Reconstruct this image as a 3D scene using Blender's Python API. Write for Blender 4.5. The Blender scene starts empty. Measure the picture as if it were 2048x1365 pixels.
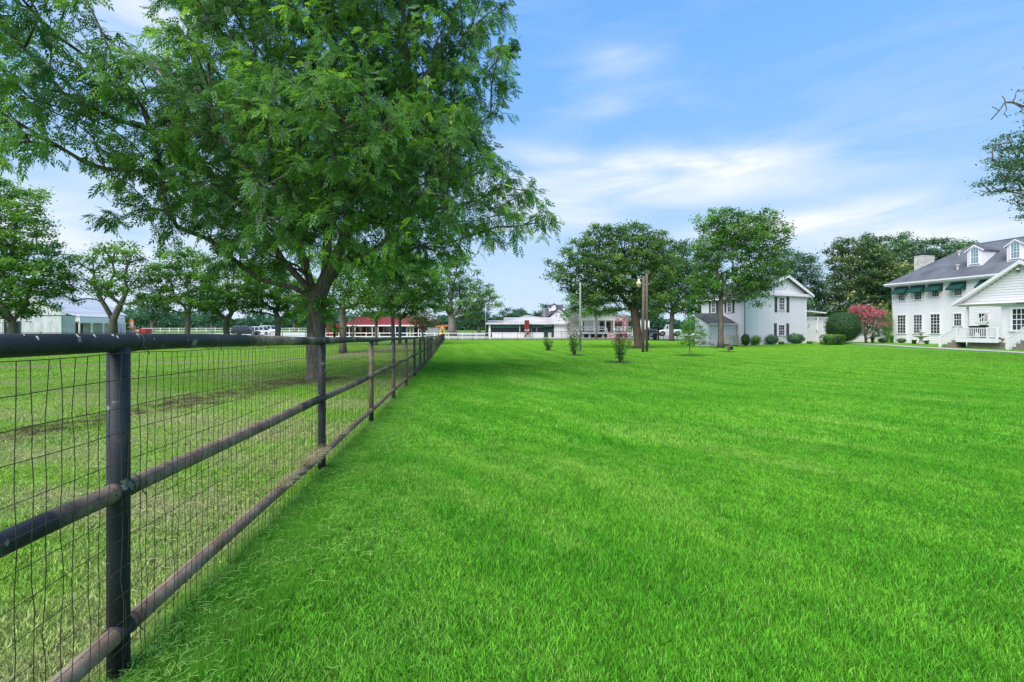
import bpy, bmesh, math, random
import numpy as np
from mathutils import Vector
S = bpy.context.scene
C = S.collection
F = 940.0; CX = 1024.0; HY = 658.0; CZ = 1.42      # focal length (photo px), centre column, horizon row, eye height

# ------------------------------------------------------------------ camera, sky, sun, exposure
cam = bpy.data.cameras.new('camera'); co = bpy.data.objects.new('camera', cam); C.objects.link(co)
co.location = (0, 0, CZ); co.rotation_euler = (math.radians(90), 0, 0)
cam.sensor_width = 36; cam.lens = F/2048*36; cam.shift_y = -24.5/2048; cam.clip_start = .05; cam.clip_end = 6000
S.camera = co
SUN_EL, SUN_AZ = math.radians(52), math.radians(212)     # azimuth clockwise from +Y
w = bpy.data.worlds.new('World'); S.world = w; w.use_nodes = True
nt = w.node_tree; N = nt.nodes; L = nt.links
for n in list(N): N.remove(n)
def nd(t, **k):
    n = N.new(t)
    for a, b in k.items(): setattr(n, a, b)
    return n
def wm(op, a, b=None, c=None, clamp=False):
    n = N.new('ShaderNodeMath'); n.operation = op; n.use_clamp = clamp
    for i, v in enumerate((a, b, c)):
        if v is None: continue
        if isinstance(v, (int, float)): n.inputs[i].default_value = v
        else: L.new(v, n.inputs[i])
    return n.outputs[0]
out = nd('ShaderNodeOutputWorld'); bg = nd('ShaderNodeBackground'); bg.inputs[1].default_value = .15
sky = nd('ShaderNodeTexSky', sky_type='NISHITA', sun_disc=False, sun_elevation=SUN_EL, sun_rotation=SUN_AZ)
sky.air_density = 1.0; sky.dust_density = .25; sky.ozone_density = 2.0; sky.altitude = 0
tc = nd('ShaderNodeTexCoord'); sx = nd('ShaderNodeSeparateXYZ'); L.new(tc.outputs['Generated'], sx.inputs[0])
az = wm('ARCTAN2', sx.outputs[0], sx.outputs[1]); el = wm('ARCSINE', sx.outputs[2])
elc = wm('MAXIMUM', el, 0)
# stretched noise for cloud texture
cb = nd('ShaderNodeCombineXYZ'); L.new(wm('MULTIPLY', az, 1.6), cb.inputs[0]); L.new(wm('MULTIPLY', el, 6.5), cb.inputs[1])
n1 = nd('ShaderNodeTexNoise'); n1.inputs['Scale'].default_value = 1.9; n1.inputs['Detail'].default_value = 6; n1.inputs['Roughness'].default_value = .55; n1.inputs['Distortion'].default_value = .5
L.new(cb.outputs[0], n1.inputs['Vector'])
base = wm('MULTIPLY', wm('SUBTRACT', n1.outputs[0], .50), 2.2)
def blob(px, py, rx, ry, amp, tilt=0.0):
    a0 = math.atan((px-CX)/F); e0 = math.atan((HY-py)/F*math.cos(a0))
    dx = wm('SUBTRACT', az, a0); dy = wm('SUBTRACT', el, e0)
    if tilt: dy = wm('SUBTRACT', dy, wm('MULTIPLY', dx, tilt))
    q = wm('ADD', wm('POWER', wm('ABSOLUTE', wm('DIVIDE', dx, rx/F)), 2), wm('POWER', wm('ABSOLUTE', wm('DIVIDE', dy, ry/F)), 2))
    return wm('MULTIPLY', wm('EXPONENT', wm('MULTIPLY', q, -1)), amp)
acc = wm('MULTIPLY', wm('EXPONENT', wm('MULTIPLY', elc, -4.5)), .16)
for b in [(1330, 330, 300, 24, .85, -.10), (1200, 372, 260, 34, .65), (1120, 430, 170, 50, .45), (1700, 432, 150, 22, .80, .03), (1560, 455, 170, 22, .5), (1960, 462, 210, 17, .9),
          (1240, 118, 70, 22, .40), (1190, 218, 110, 20, .30), (1450, 388, 230, 20, .30), (270, 50, 110, 80, .7), (140, 430, 260, 90, .55), (1880, 235, 200, 25, .16)]:
    acc = wm('ADD', acc, blob(*b))
fac = wm('ADD', wm('MULTIPLY', acc, wm('ADD', wm('MULTIPLY', base, 1.3), .80)), wm('MULTIPLY', base, .26))
fac = wm('MULTIPLY', fac, 1.0, clamp=True)
lift = nd('ShaderNodeMix', data_type='RGBA', blend_type='MULTIPLY'); lift.inputs[0].default_value = 1
L.new(sky.outputs[0], lift.inputs[6]); lift.inputs[7].default_value = (3.2, 3.0, 2.4, 1)
cap = nd('ShaderNodeMix', data_type='RGBA', blend_type='DARKEN'); cap.inputs[0].default_value = 1; L.new(lift.outputs[2], cap.inputs[6]); 
gr = nd('ShaderNodeValToRGB'); gr.color_ramp.interpolation = 'B_SPLINE'; L.new(wm('DIVIDE', elc, 1.57), gr.inputs[0]); ge_ = gr.color_ramp.elements
ge_[0].position = 0; ge_[0].color = (.68, .83, 1, 1); ge_[1].position = 1; ge_[1].color = (.10, .30, .75, 1)
for p_, c_ in ((.10, (.46, .70, 1, 1)), (.26, (.24, .53, 1, 1)), (.42, (.17, .44, .95, 1))): e_ = ge_.new(p_); e_.color = c_
gs = nd('ShaderNodeVectorMath', operation='SCALE'); gs.inputs[3].default_value = 4.0; L.new(gr.outputs[0], gs.inputs[0]); L.new(gs.outputs[0], cap.inputs[7])
mixc = nd('ShaderNodeMix', data_type='RGBA'); L.new(fac, mixc.inputs[0]); L.new(cap.outputs[2], mixc.inputs[6]); mixc.inputs[7].default_value = (3.75, 3.95, 4.15, 1)
L.new(mixc.outputs[2], bg.inputs[0]); L.new(bg.outputs[0], out.inputs[0])
sl = bpy.data.lights.new('sun', 'SUN'); sl.energy = 3.3; sl.angle = math.radians(60); sl.color = (1, .95, .87)
so = bpy.data.objects.new('sun', sl); C.objects.link(so); so.location = (-30, -20, 60)
sd = Vector((math.sin(SUN_AZ)*math.cos(SUN_EL), math.cos(SUN_AZ)*math.cos(SUN_EL), math.sin(SUN_EL)))
so.rotation_euler = sd.to_track_quat('Z', 'Y').to_euler()
S.view_settings.view_transform = 'Standard'; S.view_settings.look = 'None'; S.view_settings.gamma = 1
S.view_settings.exposure = .78

# ------------------------------------------------------------------ helpers
rng = np.random.default_rng(7); random.seed(7)
GT_Y = [-60, 2, 4.9, 7.9, 10.8, 14, 28, 42, 79, 88, 96, 110, 140, 300, 900, 6000]
GT_D = [1.42, 1.42, 1.49, 1.58, 1.65, 1.71, 1.80, 1.86, 1.91, 1.72, 1.50, 1.25, 1.0, .85, .8, .8]
def sst(x, a, b):
    t = np.clip((x-a)/(b-a), 0, 1); return t*t*(3-2*t)
def gz(X, Y):
    d = np.interp(Y, GT_Y, GT_D)
    d = d - .30*sst(X, 20, 38)*sst(Y, 18, 34)*(1-sst(Y, 62, 80))
    return CZ - d
def P(x, y, D): return Vector(((x-CX)/F*D, D, CZ+(HY-y)/F*D))
def ghit(x, y):
    D = 30.0
    for _ in range(80): D = .6*D + .4*(F*(CZ-float(gz((x-CX)/F*D, D)))/(y-HY))
    return (x-CX)/F*D, D
def tag(o, label=None, cat=None, group=None, kind=None):
    for k, v in (('label', label), ('category', cat), ('group', group), ('kind', kind)):
        if v: o[k] = v
    return o
def thing(name, label, cat, loc=(0, 0, 0), group=None):
    o = bpy.data.objects.new(name, None); C.objects.link(o); o.location = loc; o.empty_display_size = .2
    return tag(o, label, cat, group)
def rootloc(o):
    v = Vector((0, 0, 0))
    while o is not None: v = v + o.location; o = o.parent
    return v
class MB:
    def __init__(s): s.v = []; s.f = []
    def add(s, vs, fs):
        b = len(s.v); s.v += [tuple(p) for p in vs]; s.f += [tuple(i+b for i in f) for f in fs]; return s
    def hexa(s, p): return s.add(p, [(0, 1, 2, 3), (7, 6, 5, 4), (0, 4, 5, 1), (1, 5, 6, 2), (2, 6, 7, 3), (3, 7, 4, 0)])
    def box(s, x0, x1, y0, y1, z0, z1):
        return s.hexa([(x0, y0, z0), (x1, y0, z0), (x1, y1, z0), (x0, y1, z0), (x0, y0, z1), (x1, y0, z1), (x1, y1, z1), (x0, y1, z1)])
    def fbox(s, fr, u0, u1, n0, n1, z0, z1):
        W = fr.W; return s.hexa([W(u0, n0, z0), W(u1, n0, z0), W(u1, n1, z0), W(u0, n1, z0), W(u0, n0, z1), W(u1, n0, z1), W(u1, n1, z1), W(u0, n1, z1)])
    def prism(s, a, b):
        n = len(a); return s.add(list(a)+list(b), [tuple(range(n)), tuple(range(2*n-1, n-1, -1))]+[(i, (i+1) % n, n+(i+1) % n, n+i) for i in range(n)])
    def uz(s, fr, pts, n0, n1): return s.prism([fr.W(u, n0, z) for u, z in pts], [fr.W(u, n1, z) for u, z in pts])
    def nz(s, fr, pts, u0, u1): return s.prism([fr.W(u0, n, z) for n, z in pts], [fr.W(u1, n, z) for n, z in pts])
    def tube(s, pts, r, k=8, cap=True):
        pts = [Vector(p) for p in pts]; n = len(pts)
        if isinstance(r, (int, float)): r = [r]*n
        vs = []; up = None
        for i, p in enumerate(pts):
            d = (pts[min(i+1, n-1)]-pts[max(i-1, 0)]);
            if d.length < 1e-9: d = Vector((0, 0, 1))
            d.normalize()
            if up is None:
                up = Vector((0, 0, 1)) if abs(d.z) < .9 else Vector((1, 0, 0))
            a = d.cross(up)
            if a.length < 1e-4: a = d.cross(Vector((0, 1, 0)))
            a.normalize(); b = d.cross(a).normalized(); up = -b if False else up
            for j in range(k):
                t = 2*math.pi*j/k; vs.append(p+(a*math.cos(t)+b*math.sin(t))*r[i])
        fs = [(i*k+j, i*k+(j+1) % k, (i+1)*k+(j+1) % k, (i+1)*k+j) for i in range(n-1) for j in range(k)]
        if cap: fs += [tuple(range(k)), tuple(range((n-1)*k, n*k))]
        return s.add(vs, fs)
    def lathe(s, c, prof, k=20):
        vs = []; n = len(prof)
        for r, z in prof:
            for j in range(k):
                t = 2*math.pi*j/k; vs.append((c[0]+r*math.cos(t), c[1]+r*math.sin(t), c[2]+z))
        return s.add(vs, [(i*k+j, i*k+(j+1) % k, (i+1)*k+(j+1) % k, (i+1)*k+j) for i in range(n-1) for j in range(k)]+[tuple(range(k)), tuple(range((n-1)*k, n*k))])
    def build(s, name, mat, parent=None, smooth=False, label=None, kind=None, local=False):
        off = Vector((0, 0, 0)) if local else rootloc(parent)
        me = bpy.data.meshes.new(name); me.from_pydata([(v[0]-off.x, v[1]-off.y, v[2]-off.z) for v in s.v], [], s.f)
        bm = bmesh.new(); bm.from_mesh(me); bmesh.ops.recalc_face_normals(bm, faces=bm.faces); bm.to_mesh(me); bm.free()
        if smooth: me.polygons.foreach_set('use_smooth', [True]*len(me.polygons))
        me.materials.append(mat); o = bpy.data.objects.new(name, me); C.objects.link(o); o.parent = parent
        return tag(o, label, None, None, kind)
def mesh_np(name, V, FF, mat, parent=None, tint=None, kind=None, link=True, smooth=False, local=False):
    V = np.asarray(V, dtype=np.float32).reshape(-1, 3); FF = np.asarray(FF, dtype=np.int32); k = FF.shape[1]
    if parent is not None and not local: V = V-np.array(rootloc(parent), dtype=np.float32)
    me = bpy.data.meshes.new(name); me.vertices.add(len(V)); me.vertices.foreach_set('co', V.ravel())
    me.loops.add(FF.size); me.loops.foreach_set('vertex_index', FF.ravel())
    me.polygons.add(len(FF)); me.polygons.foreach_set('loop_start', np.arange(len(FF), dtype=np.int32)*k)
    if smooth: me.polygons.foreach_set('use_smooth', np.ones(len(FF), dtype=bool))
    if tint is not None:
        a = me.attributes.new('tint', 'FLOAT', 'POINT'); a.data.foreach_set('value', np.asarray(tint, dtype=np.float32))
    me.update(calc_edges=True); me.materials.append(mat)
    o = bpy.data.objects.new(name, me)
    if link: C.objects.link(o)
    if parent: o.parent = parent
    if kind: o['kind'] = kind
    return o
def inst(o, parent, loc=(0, 0, 0), rot=None, scale=None):
    c = o.copy(); C.objects.link(c); c.parent = parent; c.location = loc
    if rot is not None: c.rotation_euler = rot
    if scale is not None: c.scale = scale
    return c
class Frame:
    def __init__(s, ox, oy, ux, uy):
        l = math.hypot(ux, uy); s.o = (ox, oy); s.u = (ux/l, uy/l); s.n = (uy/l, -ux/l)
    def W(s, u, n, z): return Vector((s.o[0]+u*s.u[0]+n*s.n[0], s.o[1]+u*s.u[1]+n*s.n[1], z))
    def hit(s, x, y, n=0):
        r = (x-CX)/F; ax = s.o[0]+n*s.n[0]; ay = s.o[1]+n*s.n[1]
        t = (r*ay-ax)/(s.u[0]-r*s.u[1]); return t, CZ+(HY-y)/F*(ay+t*s.u[1])

# ------------------------------------------------------------------ materials
def newmat(name):
    m = bpy.data.materials.new(name); m.use_nodes = True; t = m.node_tree; b = t.nodes['Principled BSDF']; return m, t, b
def mat(name, col, rough=.7, col2=None, scale=3.0, detail=4, bump=0.0, bscale=None, metal=0, spec=.4, stretch=(1, 1, 1), lo=.35, hi=.65, world=False):
    m, t, b = newmat(name); b.inputs['Roughness'].default_value = rough; b.inputs['Metallic'].default_value = metal; b.inputs['Specular IOR Level'].default_value = spec
    tc = t.nodes.new('ShaderNodeTexCoord'); mp = t.nodes.new('ShaderNodeMapping'); mp.inputs['Scale'].default_value = stretch
    t.links.new(tc.outputs['Object'], mp.inputs[0])
    if col2 is None: col2 = tuple(c*.82 for c in col)
    n = t.nodes.new('ShaderNodeTexNoise'); n.inputs['Scale'].default_value = scale; n.inputs['Detail'].default_value = detail; n.inputs['Roughness'].default_value = .65
    t.links.new(mp.outputs[0], n.inputs['Vector'])
    r = t.nodes.new('ShaderNodeValToRGB'); r.color_ramp.elements[0].position = lo; r.color_ramp.elements[1].position = hi
    r.color_ramp.elements[0].color = (*col2, 1); r.color_ramp.elements[1].color = (*col, 1)
    t.links.new(n.outputs[0], r.inputs[0]); t.links.new(r.outputs[0], b.inputs['Base Color'])
    if bump:
        bp = t.nodes.new('ShaderNodeBump'); bp.inputs['Strength'].default_value = bump; bp.inputs['Distance'].default_value = .02
        n2 = t.nodes.new('ShaderNodeTexNoise'); n2.inputs['Scale'].default_value = bscale or scale*4; n2.inputs['Detail'].default_value = 5
        t.links.new(mp.outputs[0], n2.inputs['Vector']); t.links.new(n2.outputs[0], bp.inputs['Height']); t.links.new(bp.outputs[0], b.inputs['Normal'])
    return m
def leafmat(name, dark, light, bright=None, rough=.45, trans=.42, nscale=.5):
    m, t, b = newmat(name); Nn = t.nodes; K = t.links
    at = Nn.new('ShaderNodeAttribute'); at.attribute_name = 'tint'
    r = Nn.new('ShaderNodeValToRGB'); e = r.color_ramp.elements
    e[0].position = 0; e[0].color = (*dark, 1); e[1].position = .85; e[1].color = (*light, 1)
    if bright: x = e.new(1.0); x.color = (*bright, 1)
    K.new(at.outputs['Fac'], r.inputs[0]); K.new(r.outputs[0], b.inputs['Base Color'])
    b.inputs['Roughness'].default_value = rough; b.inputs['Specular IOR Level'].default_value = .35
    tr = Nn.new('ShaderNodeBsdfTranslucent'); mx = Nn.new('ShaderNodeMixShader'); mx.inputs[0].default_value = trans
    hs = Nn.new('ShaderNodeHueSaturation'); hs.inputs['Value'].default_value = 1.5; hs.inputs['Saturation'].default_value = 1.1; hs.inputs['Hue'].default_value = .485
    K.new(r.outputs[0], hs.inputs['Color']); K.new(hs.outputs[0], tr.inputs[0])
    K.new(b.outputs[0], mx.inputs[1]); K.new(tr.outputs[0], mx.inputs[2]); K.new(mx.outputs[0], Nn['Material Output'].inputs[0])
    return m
M = {}
M['siding'] = mat('painted_siding', (.86, .82, .85), .55, (.78, .745, .775), .7, stretch=(1, 1, 3), bump=.05)
M['white'] = mat('white_paint', (.86, .82, .85), .5, (.79, .75, .78), 2)
M['foundation'] = mat('foundation_brick', (.30, .24, .20), .9, (.18, .14, .12), 6, bump=.4)
M['shingle'] = mat('roof_shingles', (.155, .165, .185), .9, (.075, .08, .10), .55, 6, bump=.5, bscale=9, stretch=(1, 1, .5), lo=.3, hi=.7)
M['shingle_dark'] = mat('dark_shingles', (.13, .125, .13), .9, (.06, .058, .06), 1.2, 6, bump=.5, bscale=12)
M['shutter'] = mat('shutter_paint', (.055, .075, .09), .5)
M['glass'] = mat('window_glass', (.035, .05, .06), .06, (.02, .028, .035), .8, spec=.9)
M['glass_light'] = mat('arched_window_glass', (.20, .33, .38), .08, (.12, .22, .26), 1.2, spec=.9)
M['awning'] = mat('green_canvas', (.006, .062, .055), .8, (.004, .045, .04), 5)
M['metal_grey'] = mat('galvanised', (.42, .45, .47), .45, (.30, .32, .34), 3, metal=.3)
M['black_metal'] = mat('black_metal', (.015, .016, .018), .5)
M['black_cover'] = mat('black_fabric', (.018, .018, .02), .75)
M['stone'] = mat('pale_stone', (.70, .67, .61), .9, (.45, .42, .37), 3.5, bump=.6)
M['concrete'] = mat('concrete', (.46, .45, .42), .9, (.36, .35, .33), 1.0, bump=.2)
M['road'] = mat('pale_road', (.50, .49, .47), .95, (.40, .39, .37), .4, bump=.2)
M['wood_pole'] = mat('weathered_pole', (.20, .155, .12), .9, (.10, .075, .06), 4, stretch=(4, 4, .4), bump=.4)
M['pole_grey'] = mat('grey_pole', (.36, .37, .36), .8, (.22, .22, .21), 4, stretch=(3, 3, .5))
M['white_old'] = mat('weathered_white_boards', (.66, .68, .68), .8, (.30, .29, .28), 2.5, 7, stretch=(2.2, 2.2, .35), lo=.36, hi=.52)
M['tin'] = mat('tin_roof', (.60, .62, .64), .5, (.42, .42, .43), .5, stretch=(2.5, .25, 1), metal=.15)
M['tin_rust'] = mat('rusty_tin_roof', (.58, .55, .53), .6, (.40, .34, .31), .35, 6, lo=.35, hi=.6)
M['red_roof'] = mat('red_tin_roof', (.27, .032, .028), .6, (.19, .024, .022), .8)
M['red_wall'] = mat('dark_red_wall', (.16, .022, .018), .8)
M['blue_wall'] = mat('blue_wall', (.03, .12, .38), .7)
M['green_trim'] = mat('green_trim', (.045, .16, .13), .6)
M['green_door'] = mat('dark_green_door', (.012, .05, .042), .6)
M['screen'] = mat('dark_screen_and_shade', (.02, .022, .03), .4)  # real screens, and dark panels whose colour stands in for shade
M['brick'] = mat('red_brick', (.30, .06, .045), .9, (.17, .035, .03), 4)
M['orange'] = mat('orange_canvas', (.75, .17, .03), .6)
M['yellow'] = mat('yellow_paint', (.75, .42, .03), .5)
M['brown_wood'] = mat('brown_wood', (.20, .12, .07), .8, (.12, .07, .04), 5)
M['beige'] = mat('beige_panel', (.62, .58, .50), .6)
M['mulch'] = mat('mulch', (.045, .035, .022), .95, (.025, .02, .014), 9, bump=.6)
M['tyre'] = mat('tyre_rubber', (.012, .012, .012), .8)
M['rim'] = mat('alloy_rim', (.35, .36, .37), .35, metal=.6)
M['car_white'] = mat('white_car_paint', (.72, .74, .76), .2, (.68, .70, .72), 1, spec=.6)
M['car_grey'] = mat('silver_car_paint', (.33, .36, .40), .22, (.30, .33, .37), 1, spec=.6)
M['car_black'] = mat('black_car_paint', (.014, .016, .02), .2, (.012, .013, .016), 1, spec=.6)
M['red_paint'] = mat('bright_red_paint', (.62, .045, .03), .5)
M['lamp'] = mat('lamp_globe', (.70, .62, .40), .3)
M['grill'] = mat('grill_red', (.5, .05, .04), .5)
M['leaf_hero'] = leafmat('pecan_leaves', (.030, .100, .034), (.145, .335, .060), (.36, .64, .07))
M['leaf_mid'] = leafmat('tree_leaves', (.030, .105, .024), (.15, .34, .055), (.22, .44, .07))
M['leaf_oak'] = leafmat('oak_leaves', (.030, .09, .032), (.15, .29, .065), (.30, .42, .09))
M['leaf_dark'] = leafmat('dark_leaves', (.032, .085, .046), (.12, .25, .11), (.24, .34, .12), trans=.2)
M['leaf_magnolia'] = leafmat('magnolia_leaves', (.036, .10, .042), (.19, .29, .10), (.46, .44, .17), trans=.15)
M['leaf_haze'] = leafmat('haze_tinted_leaves', (.03, .085, .055), (.085, .19, .10))  # blue haze of distance is put into the leaf colour
M['leaf_bush'] = leafmat('clipped_bush_leaves', (.014, .06, .016), (.06, .19, .035), trans=.2)
M['leaf_light'] = leafmat('young_leaves', (.05, .17, .03), (.15, .36, .06), (.22, .45, .08))
M['leaf_red'] = leafmat('reddish_leaves', (.05, .10, .025), (.20, .13, .06), (.35, .20, .10))
M['bloom'] = leafmat('pink_blooms', (.60, .09, .14), (.90, .27, .34), rough=.7, trans=.3)
M['straw'] = leafmat('dry_straw', (.20, .17, .08), (.48, .43, .24), rough=.8, trans=.2)
def barkmat(name, c1, c2, sc=1.0):
    m, t, b = newmat(name); Nn = t.nodes; K = t.links; b.inputs['Roughness'].default_value = .95; b.inputs['Specular IOR Level'].default_value = .15
    tc = Nn.new('ShaderNodeTexCoord'); mp = Nn.new('ShaderNodeMapping'); mp.inputs['Scale'].default_value = (9*sc, 9*sc, 1.6*sc); K.new(tc.outputs['Object'], mp.inputs[0])
    n = Nn.new('ShaderNodeTexNoise'); n.inputs['Scale'].default_value = 1.6; n.inputs['Detail'].default_value = 6; n.inputs['Roughness'].default_value = .7; n.inputs['Distortion'].default_value = .6; K.new(mp.outputs[0], n.inputs['Vector'])
    v = Nn.new('ShaderNodeTexVoronoi'); v.inputs['Scale'].default_value = 1.5; K.new(mp.outputs[0], v.inputs['Vector'])
    r = Nn.new('ShaderNodeValToRGB'); r.color_ramp.elements[0].position = .35; r.color_ramp.elements[1].position = .68; r.color_ramp.elements[0].color = (*c2, 1); r.color_ramp.elements[1].color = (*c1, 1)
    K.new(n.outputs[0], r.inputs[0]); K.new(r.outputs[0], b.inputs['Base Color'])
    ad = Nn.new('ShaderNodeMath'); ad.operation = 'ADD'; K.new(n.outputs[0], ad.inputs[0]); K.new(v.outputs['Distance'], ad.inputs[1])
    bp = Nn.new('ShaderNodeBump'); bp.inputs['Strength'].default_value = .9; bp.inputs['Distance'].default_value = .05; K.new(ad.outputs[0], bp.inputs['Height']); K.new(bp.outputs[0], b.inputs['Normal'])
    return m
M['bark'] = barkmat('pecan_bark', (.21, .185, .155), (.075, .062, .052))
M['bark_far'] = barkmat('tree_bark', (.22, .19, .16), (.10, .085, .07), .7)
M['bark_oak'] = barkmat('oak_bark', (.17, .125, .095), (.06, .045, .035), .8)
M['bark_pale'] = barkmat('pale_bark', (.34, .31, .27), (.16, .145, .13), .6)
def pipemat(name, rust):
    m, t, b = newmat(name); Nn = t.nodes; K = t.links
    tc = Nn.new('ShaderNodeTexCoord')
    def noise(s, d=5, st=(1, 1, 1)):
        mp = Nn.new('ShaderNodeMapping'); mp.inputs['Scale'].default_value = st; K.new(tc.outputs['Object'], mp.inputs[0])
        n = Nn.new('ShaderNodeTexNoise'); n.inputs['Scale'].default_value = s; n.inputs['Detail'].default_value = d; n.inputs['Roughness'].default_value = .6; K.new(mp.outputs[0], n.inputs['Vector']); return n.outputs[0]
    def ramp(f, a, c, lo, hi):
        r = Nn.new('ShaderNodeValToRGB'); r.color_ramp.elements[0].position = lo; r.color_ramp.elements[1].position = hi
        r.color_ramp.elements[0].color = a; r.color_ramp.elements[1].color = c; K.new(f, r.inputs[0]); return r.outputs[0]
    def mix(f, a, c):
        x = Nn.new('ShaderNodeMix'); x.data_type = 'RGBA'; K.new(f, x.inputs[0])
        for i, q in ((6, a), (7, c)):
            if isinstance(q, tuple): x.inputs[i].default_value = q
            else: K.new(q, x.inputs[i])
        return x.outputs[2]
    paint = ramp(noise(2.2), (.010, .012, .016, 1), (.038, .044, .052, 1), .35, .65)
    worn = ramp(noise(7), (.13, .075, .045, 1), (.33, .255, .18, 1), .3, .7)
    c = mix(ramp(noise(1.1, 6), (0, 0, 0, 1), (1, 1, 1, 1), rust, rust+.09), paint, worn)
    lichen = ramp(noise(11, 6), (0, 0, 0, 1), (1, 1, 1, 1), .63, .66)
    c = mix(lichen, c, (.20, .23, .19, 1))
    chip = ramp(noise(38, 4), (0, 0, 0, 1), (1, 1, 1, 1), .64, .67)
    c = mix(chip, c, (.012, .012, .014, 1))
    K.new(c, b.inputs['Base Color']); b.inputs['Roughness'].default_value = .58; b.inputs['Specular IOR Level'].default_value = .35
    bp = Nn.new('ShaderNodeBump'); bp.inputs['Strength'].default_value = .5; bp.inputs['Distance'].default_value = .006; K.new(noise(40, 5), bp.inputs['Height']); K.new(bp.outputs[0], b.inputs['Normal'])
    return m
M['pipe_top'] = pipemat('black_painted_pipe', .53); M['pipe_mid'] = pipemat('worn_painted_pipe', .42); M['pipe_low'] = pipemat('rusty_pipe', .32); M['pipe_post'] = pipemat('lichened_post', .52)
M['wire'] = mat('rusty_wire', (.12, .085, .06), .6, (.06, .045, .035), 30, metal=.3)
M['dropping'] = mat('bird_dropping', (.62, .63, .62), .8)

# grass colour: one node group by world position shared by the ground sheet and the blades
def grass_group():
    g = bpy.data.node_groups.new('grass_colour', 'ShaderNodeTree'); g.interface.new_socket('Color', in_out='OUTPUT', socket_type='NodeSocketColor')
    Nn = g.nodes; K = g.links; o = Nn.new('NodeGroupOutput'); ge = Nn.new('ShaderNodeNewGeometry'); sp = Nn.new('ShaderNodeSeparateXYZ'); K.new(ge.outputs['Position'], sp.inputs[0])
    def m(op, a, b=None, c=None, clamp=False):
        n = Nn.new('ShaderNodeMath'); n.operation = op; n.use_clamp = clamp
        for i, v in enumerate((a, b, c)):
            if v is None: continue
            if isinstance(v, (int, float)): n.inputs[i].default_value = v
            else: K.new(v, n.inputs[i])
        return n.outputs[0]
    def noise(s, st=(1, 1, 0), rot=0, d=4, r=.6, off=0):
        vr = Nn.new('ShaderNodeVectorRotate'); vr.rotation_type = 'Z_AXIS'; vr.inputs['Angle'].default_value = rot; K.new(ge.outputs['Position'], vr.inputs['Vector'])
        mp = Nn.new('ShaderNodeMapping'); mp.inputs['Scale'].default_value = st; mp.inputs['Location'].default_value = (off, off, 0); K.new(vr.outputs[0], mp.inputs[0])
        n = Nn.new('ShaderNodeTexNoise'); n.inputs['Scale'].default_value = s; n.inputs['Detail'].default_value = d; n.inputs['Roughness'].default_value = r; K.new(mp.outputs[0], n.inputs['Vector']); return n.outputs[0]
    def mr(v, a, b): return m('DIVIDE', m('SUBTRACT', v, a), b-a, clamp=True)
    def mix(f, a, c):
        x = Nn.new('ShaderNodeMix'); x.data_type = 'RGBA'
        if isinstance(f, float): x.inputs[0].default_value = f
        else: K.new(f, x.inputs[0])
        for i, q in ((6, a), (7, c)):
            if isinstance(q, tuple): x.inputs[i].default_value = (*q, 1)
            else: K.new(q, x.inputs[i])
        return x.outputs[2]
    X, Y = sp.outputs[0], sp.outputs[1]
    # lawn: mown, deep green with paler bands running slightly across
    lawn = mix(mr(noise(1.25, (1, .22, 0), -.45, 5, .65), .36, .62), LAWN_A, LAWN_B)
    lawn = mix(m('MULTIPLY', mr(noise(.95, (1, .26, 0), -.55, 6, .70, 31), .52, .68), .55), lawn, LAWN_C)
    lawn = mix(m('MULTIPLY', mr(noise(4.5, (1, .8, 0), 0, 5, .75, 9), .42, .68), .75), lawn, LAWN_D)
    stripe = m('SINE', m('MULTIPLY', m('ADD', m('MULTIPLY', X, 1.0), m('MULTIPLY', Y, .1266)), 3.6))
    far = mr(Y, 8, 30)
    lawn = mix(m('MULTIPLY', m('MULTIPLY', mr(stripe, -.2, 1.0), far), .25), lawn, LAWN_C)
    lawn = mix(m('MULTIPLY', mr(Y, 12, 60), .55), lawn, LAWN_F)
    # field beyond the pipe fence: thinner, yellower, with straw and bare earth
    fld = mix(mr(noise(.45, (1, .6, 0), .2, 5, .6, 3), .35, .65), (.15, .37, .025), (.26, .46, .06))
    ns = noise(.42, (.6, 1, 0), .3, 6, .68, 17)
    near = m('SUBTRACT', 1.0, mr(Y, 6, 24))
    fld = mix(m('MULTIPLY', mr(ns, .44, .60), m('ADD', .25, m('MULTIPLY', near, .6))), fld, (.40, .42, .19))
    wob = m('MULTIPLY', m('SUBTRACT', noise(.5, (1, 1, 0), 0, 4, .6, 5), .5), 2.2)
    d1 = m('ABSOLUTE', m('SUBTRACT', m('ADD', X, wob), -7.2)); rng1 = m('MULTIPLY', mr(Y, 4.5, 7), m('SUBTRACT', 1, mr(Y, 15, 17.5)))
    b1 = m('MULTIPLY', m('MULTIPLY', m('SUBTRACT', 1, mr(d1, .35, .95)), rng1), mr(noise(2.6, (1, 1, 0), 0, 5, .7), .40, .56))
    fld = mix(b1, fld, (.115, .080, .052))
    d2 = m('ABSOLUTE', m('SUBTRACT', m('ADD', Y, wob), m('ADD', m('MULTIPLY', X, .62), 35.5)))
    b2 = m('MULTIPLY', m('SUBTRACT', 1, mr(d2, .4, 1.3)), mr(X, -9, -11.5))
    d3 = m('ABSOLUTE', m('SUBTRACT', m('ADD', X, m('MULTIPLY', wob, .6)), -11.0)); b3 = m('MULTIPLY', m('SUBTRACT', 1, mr(d3, .6, 1.6)), m('MULTIPLY', mr(Y, 27, 30), m('SUBTRACT', 1, mr(Y, 60, 72))))
    fld = mix(m('MULTIPLY', m('MAXIMUM', b2, b3), .8), fld, (.37, .31, .20))
    d4 = m('POWER', m('ADD', m('POWER', m('ADD', X, 6.4), 2), m('POWER', m('SUBTRACT', Y, 15.3), 2)), .5)
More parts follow.
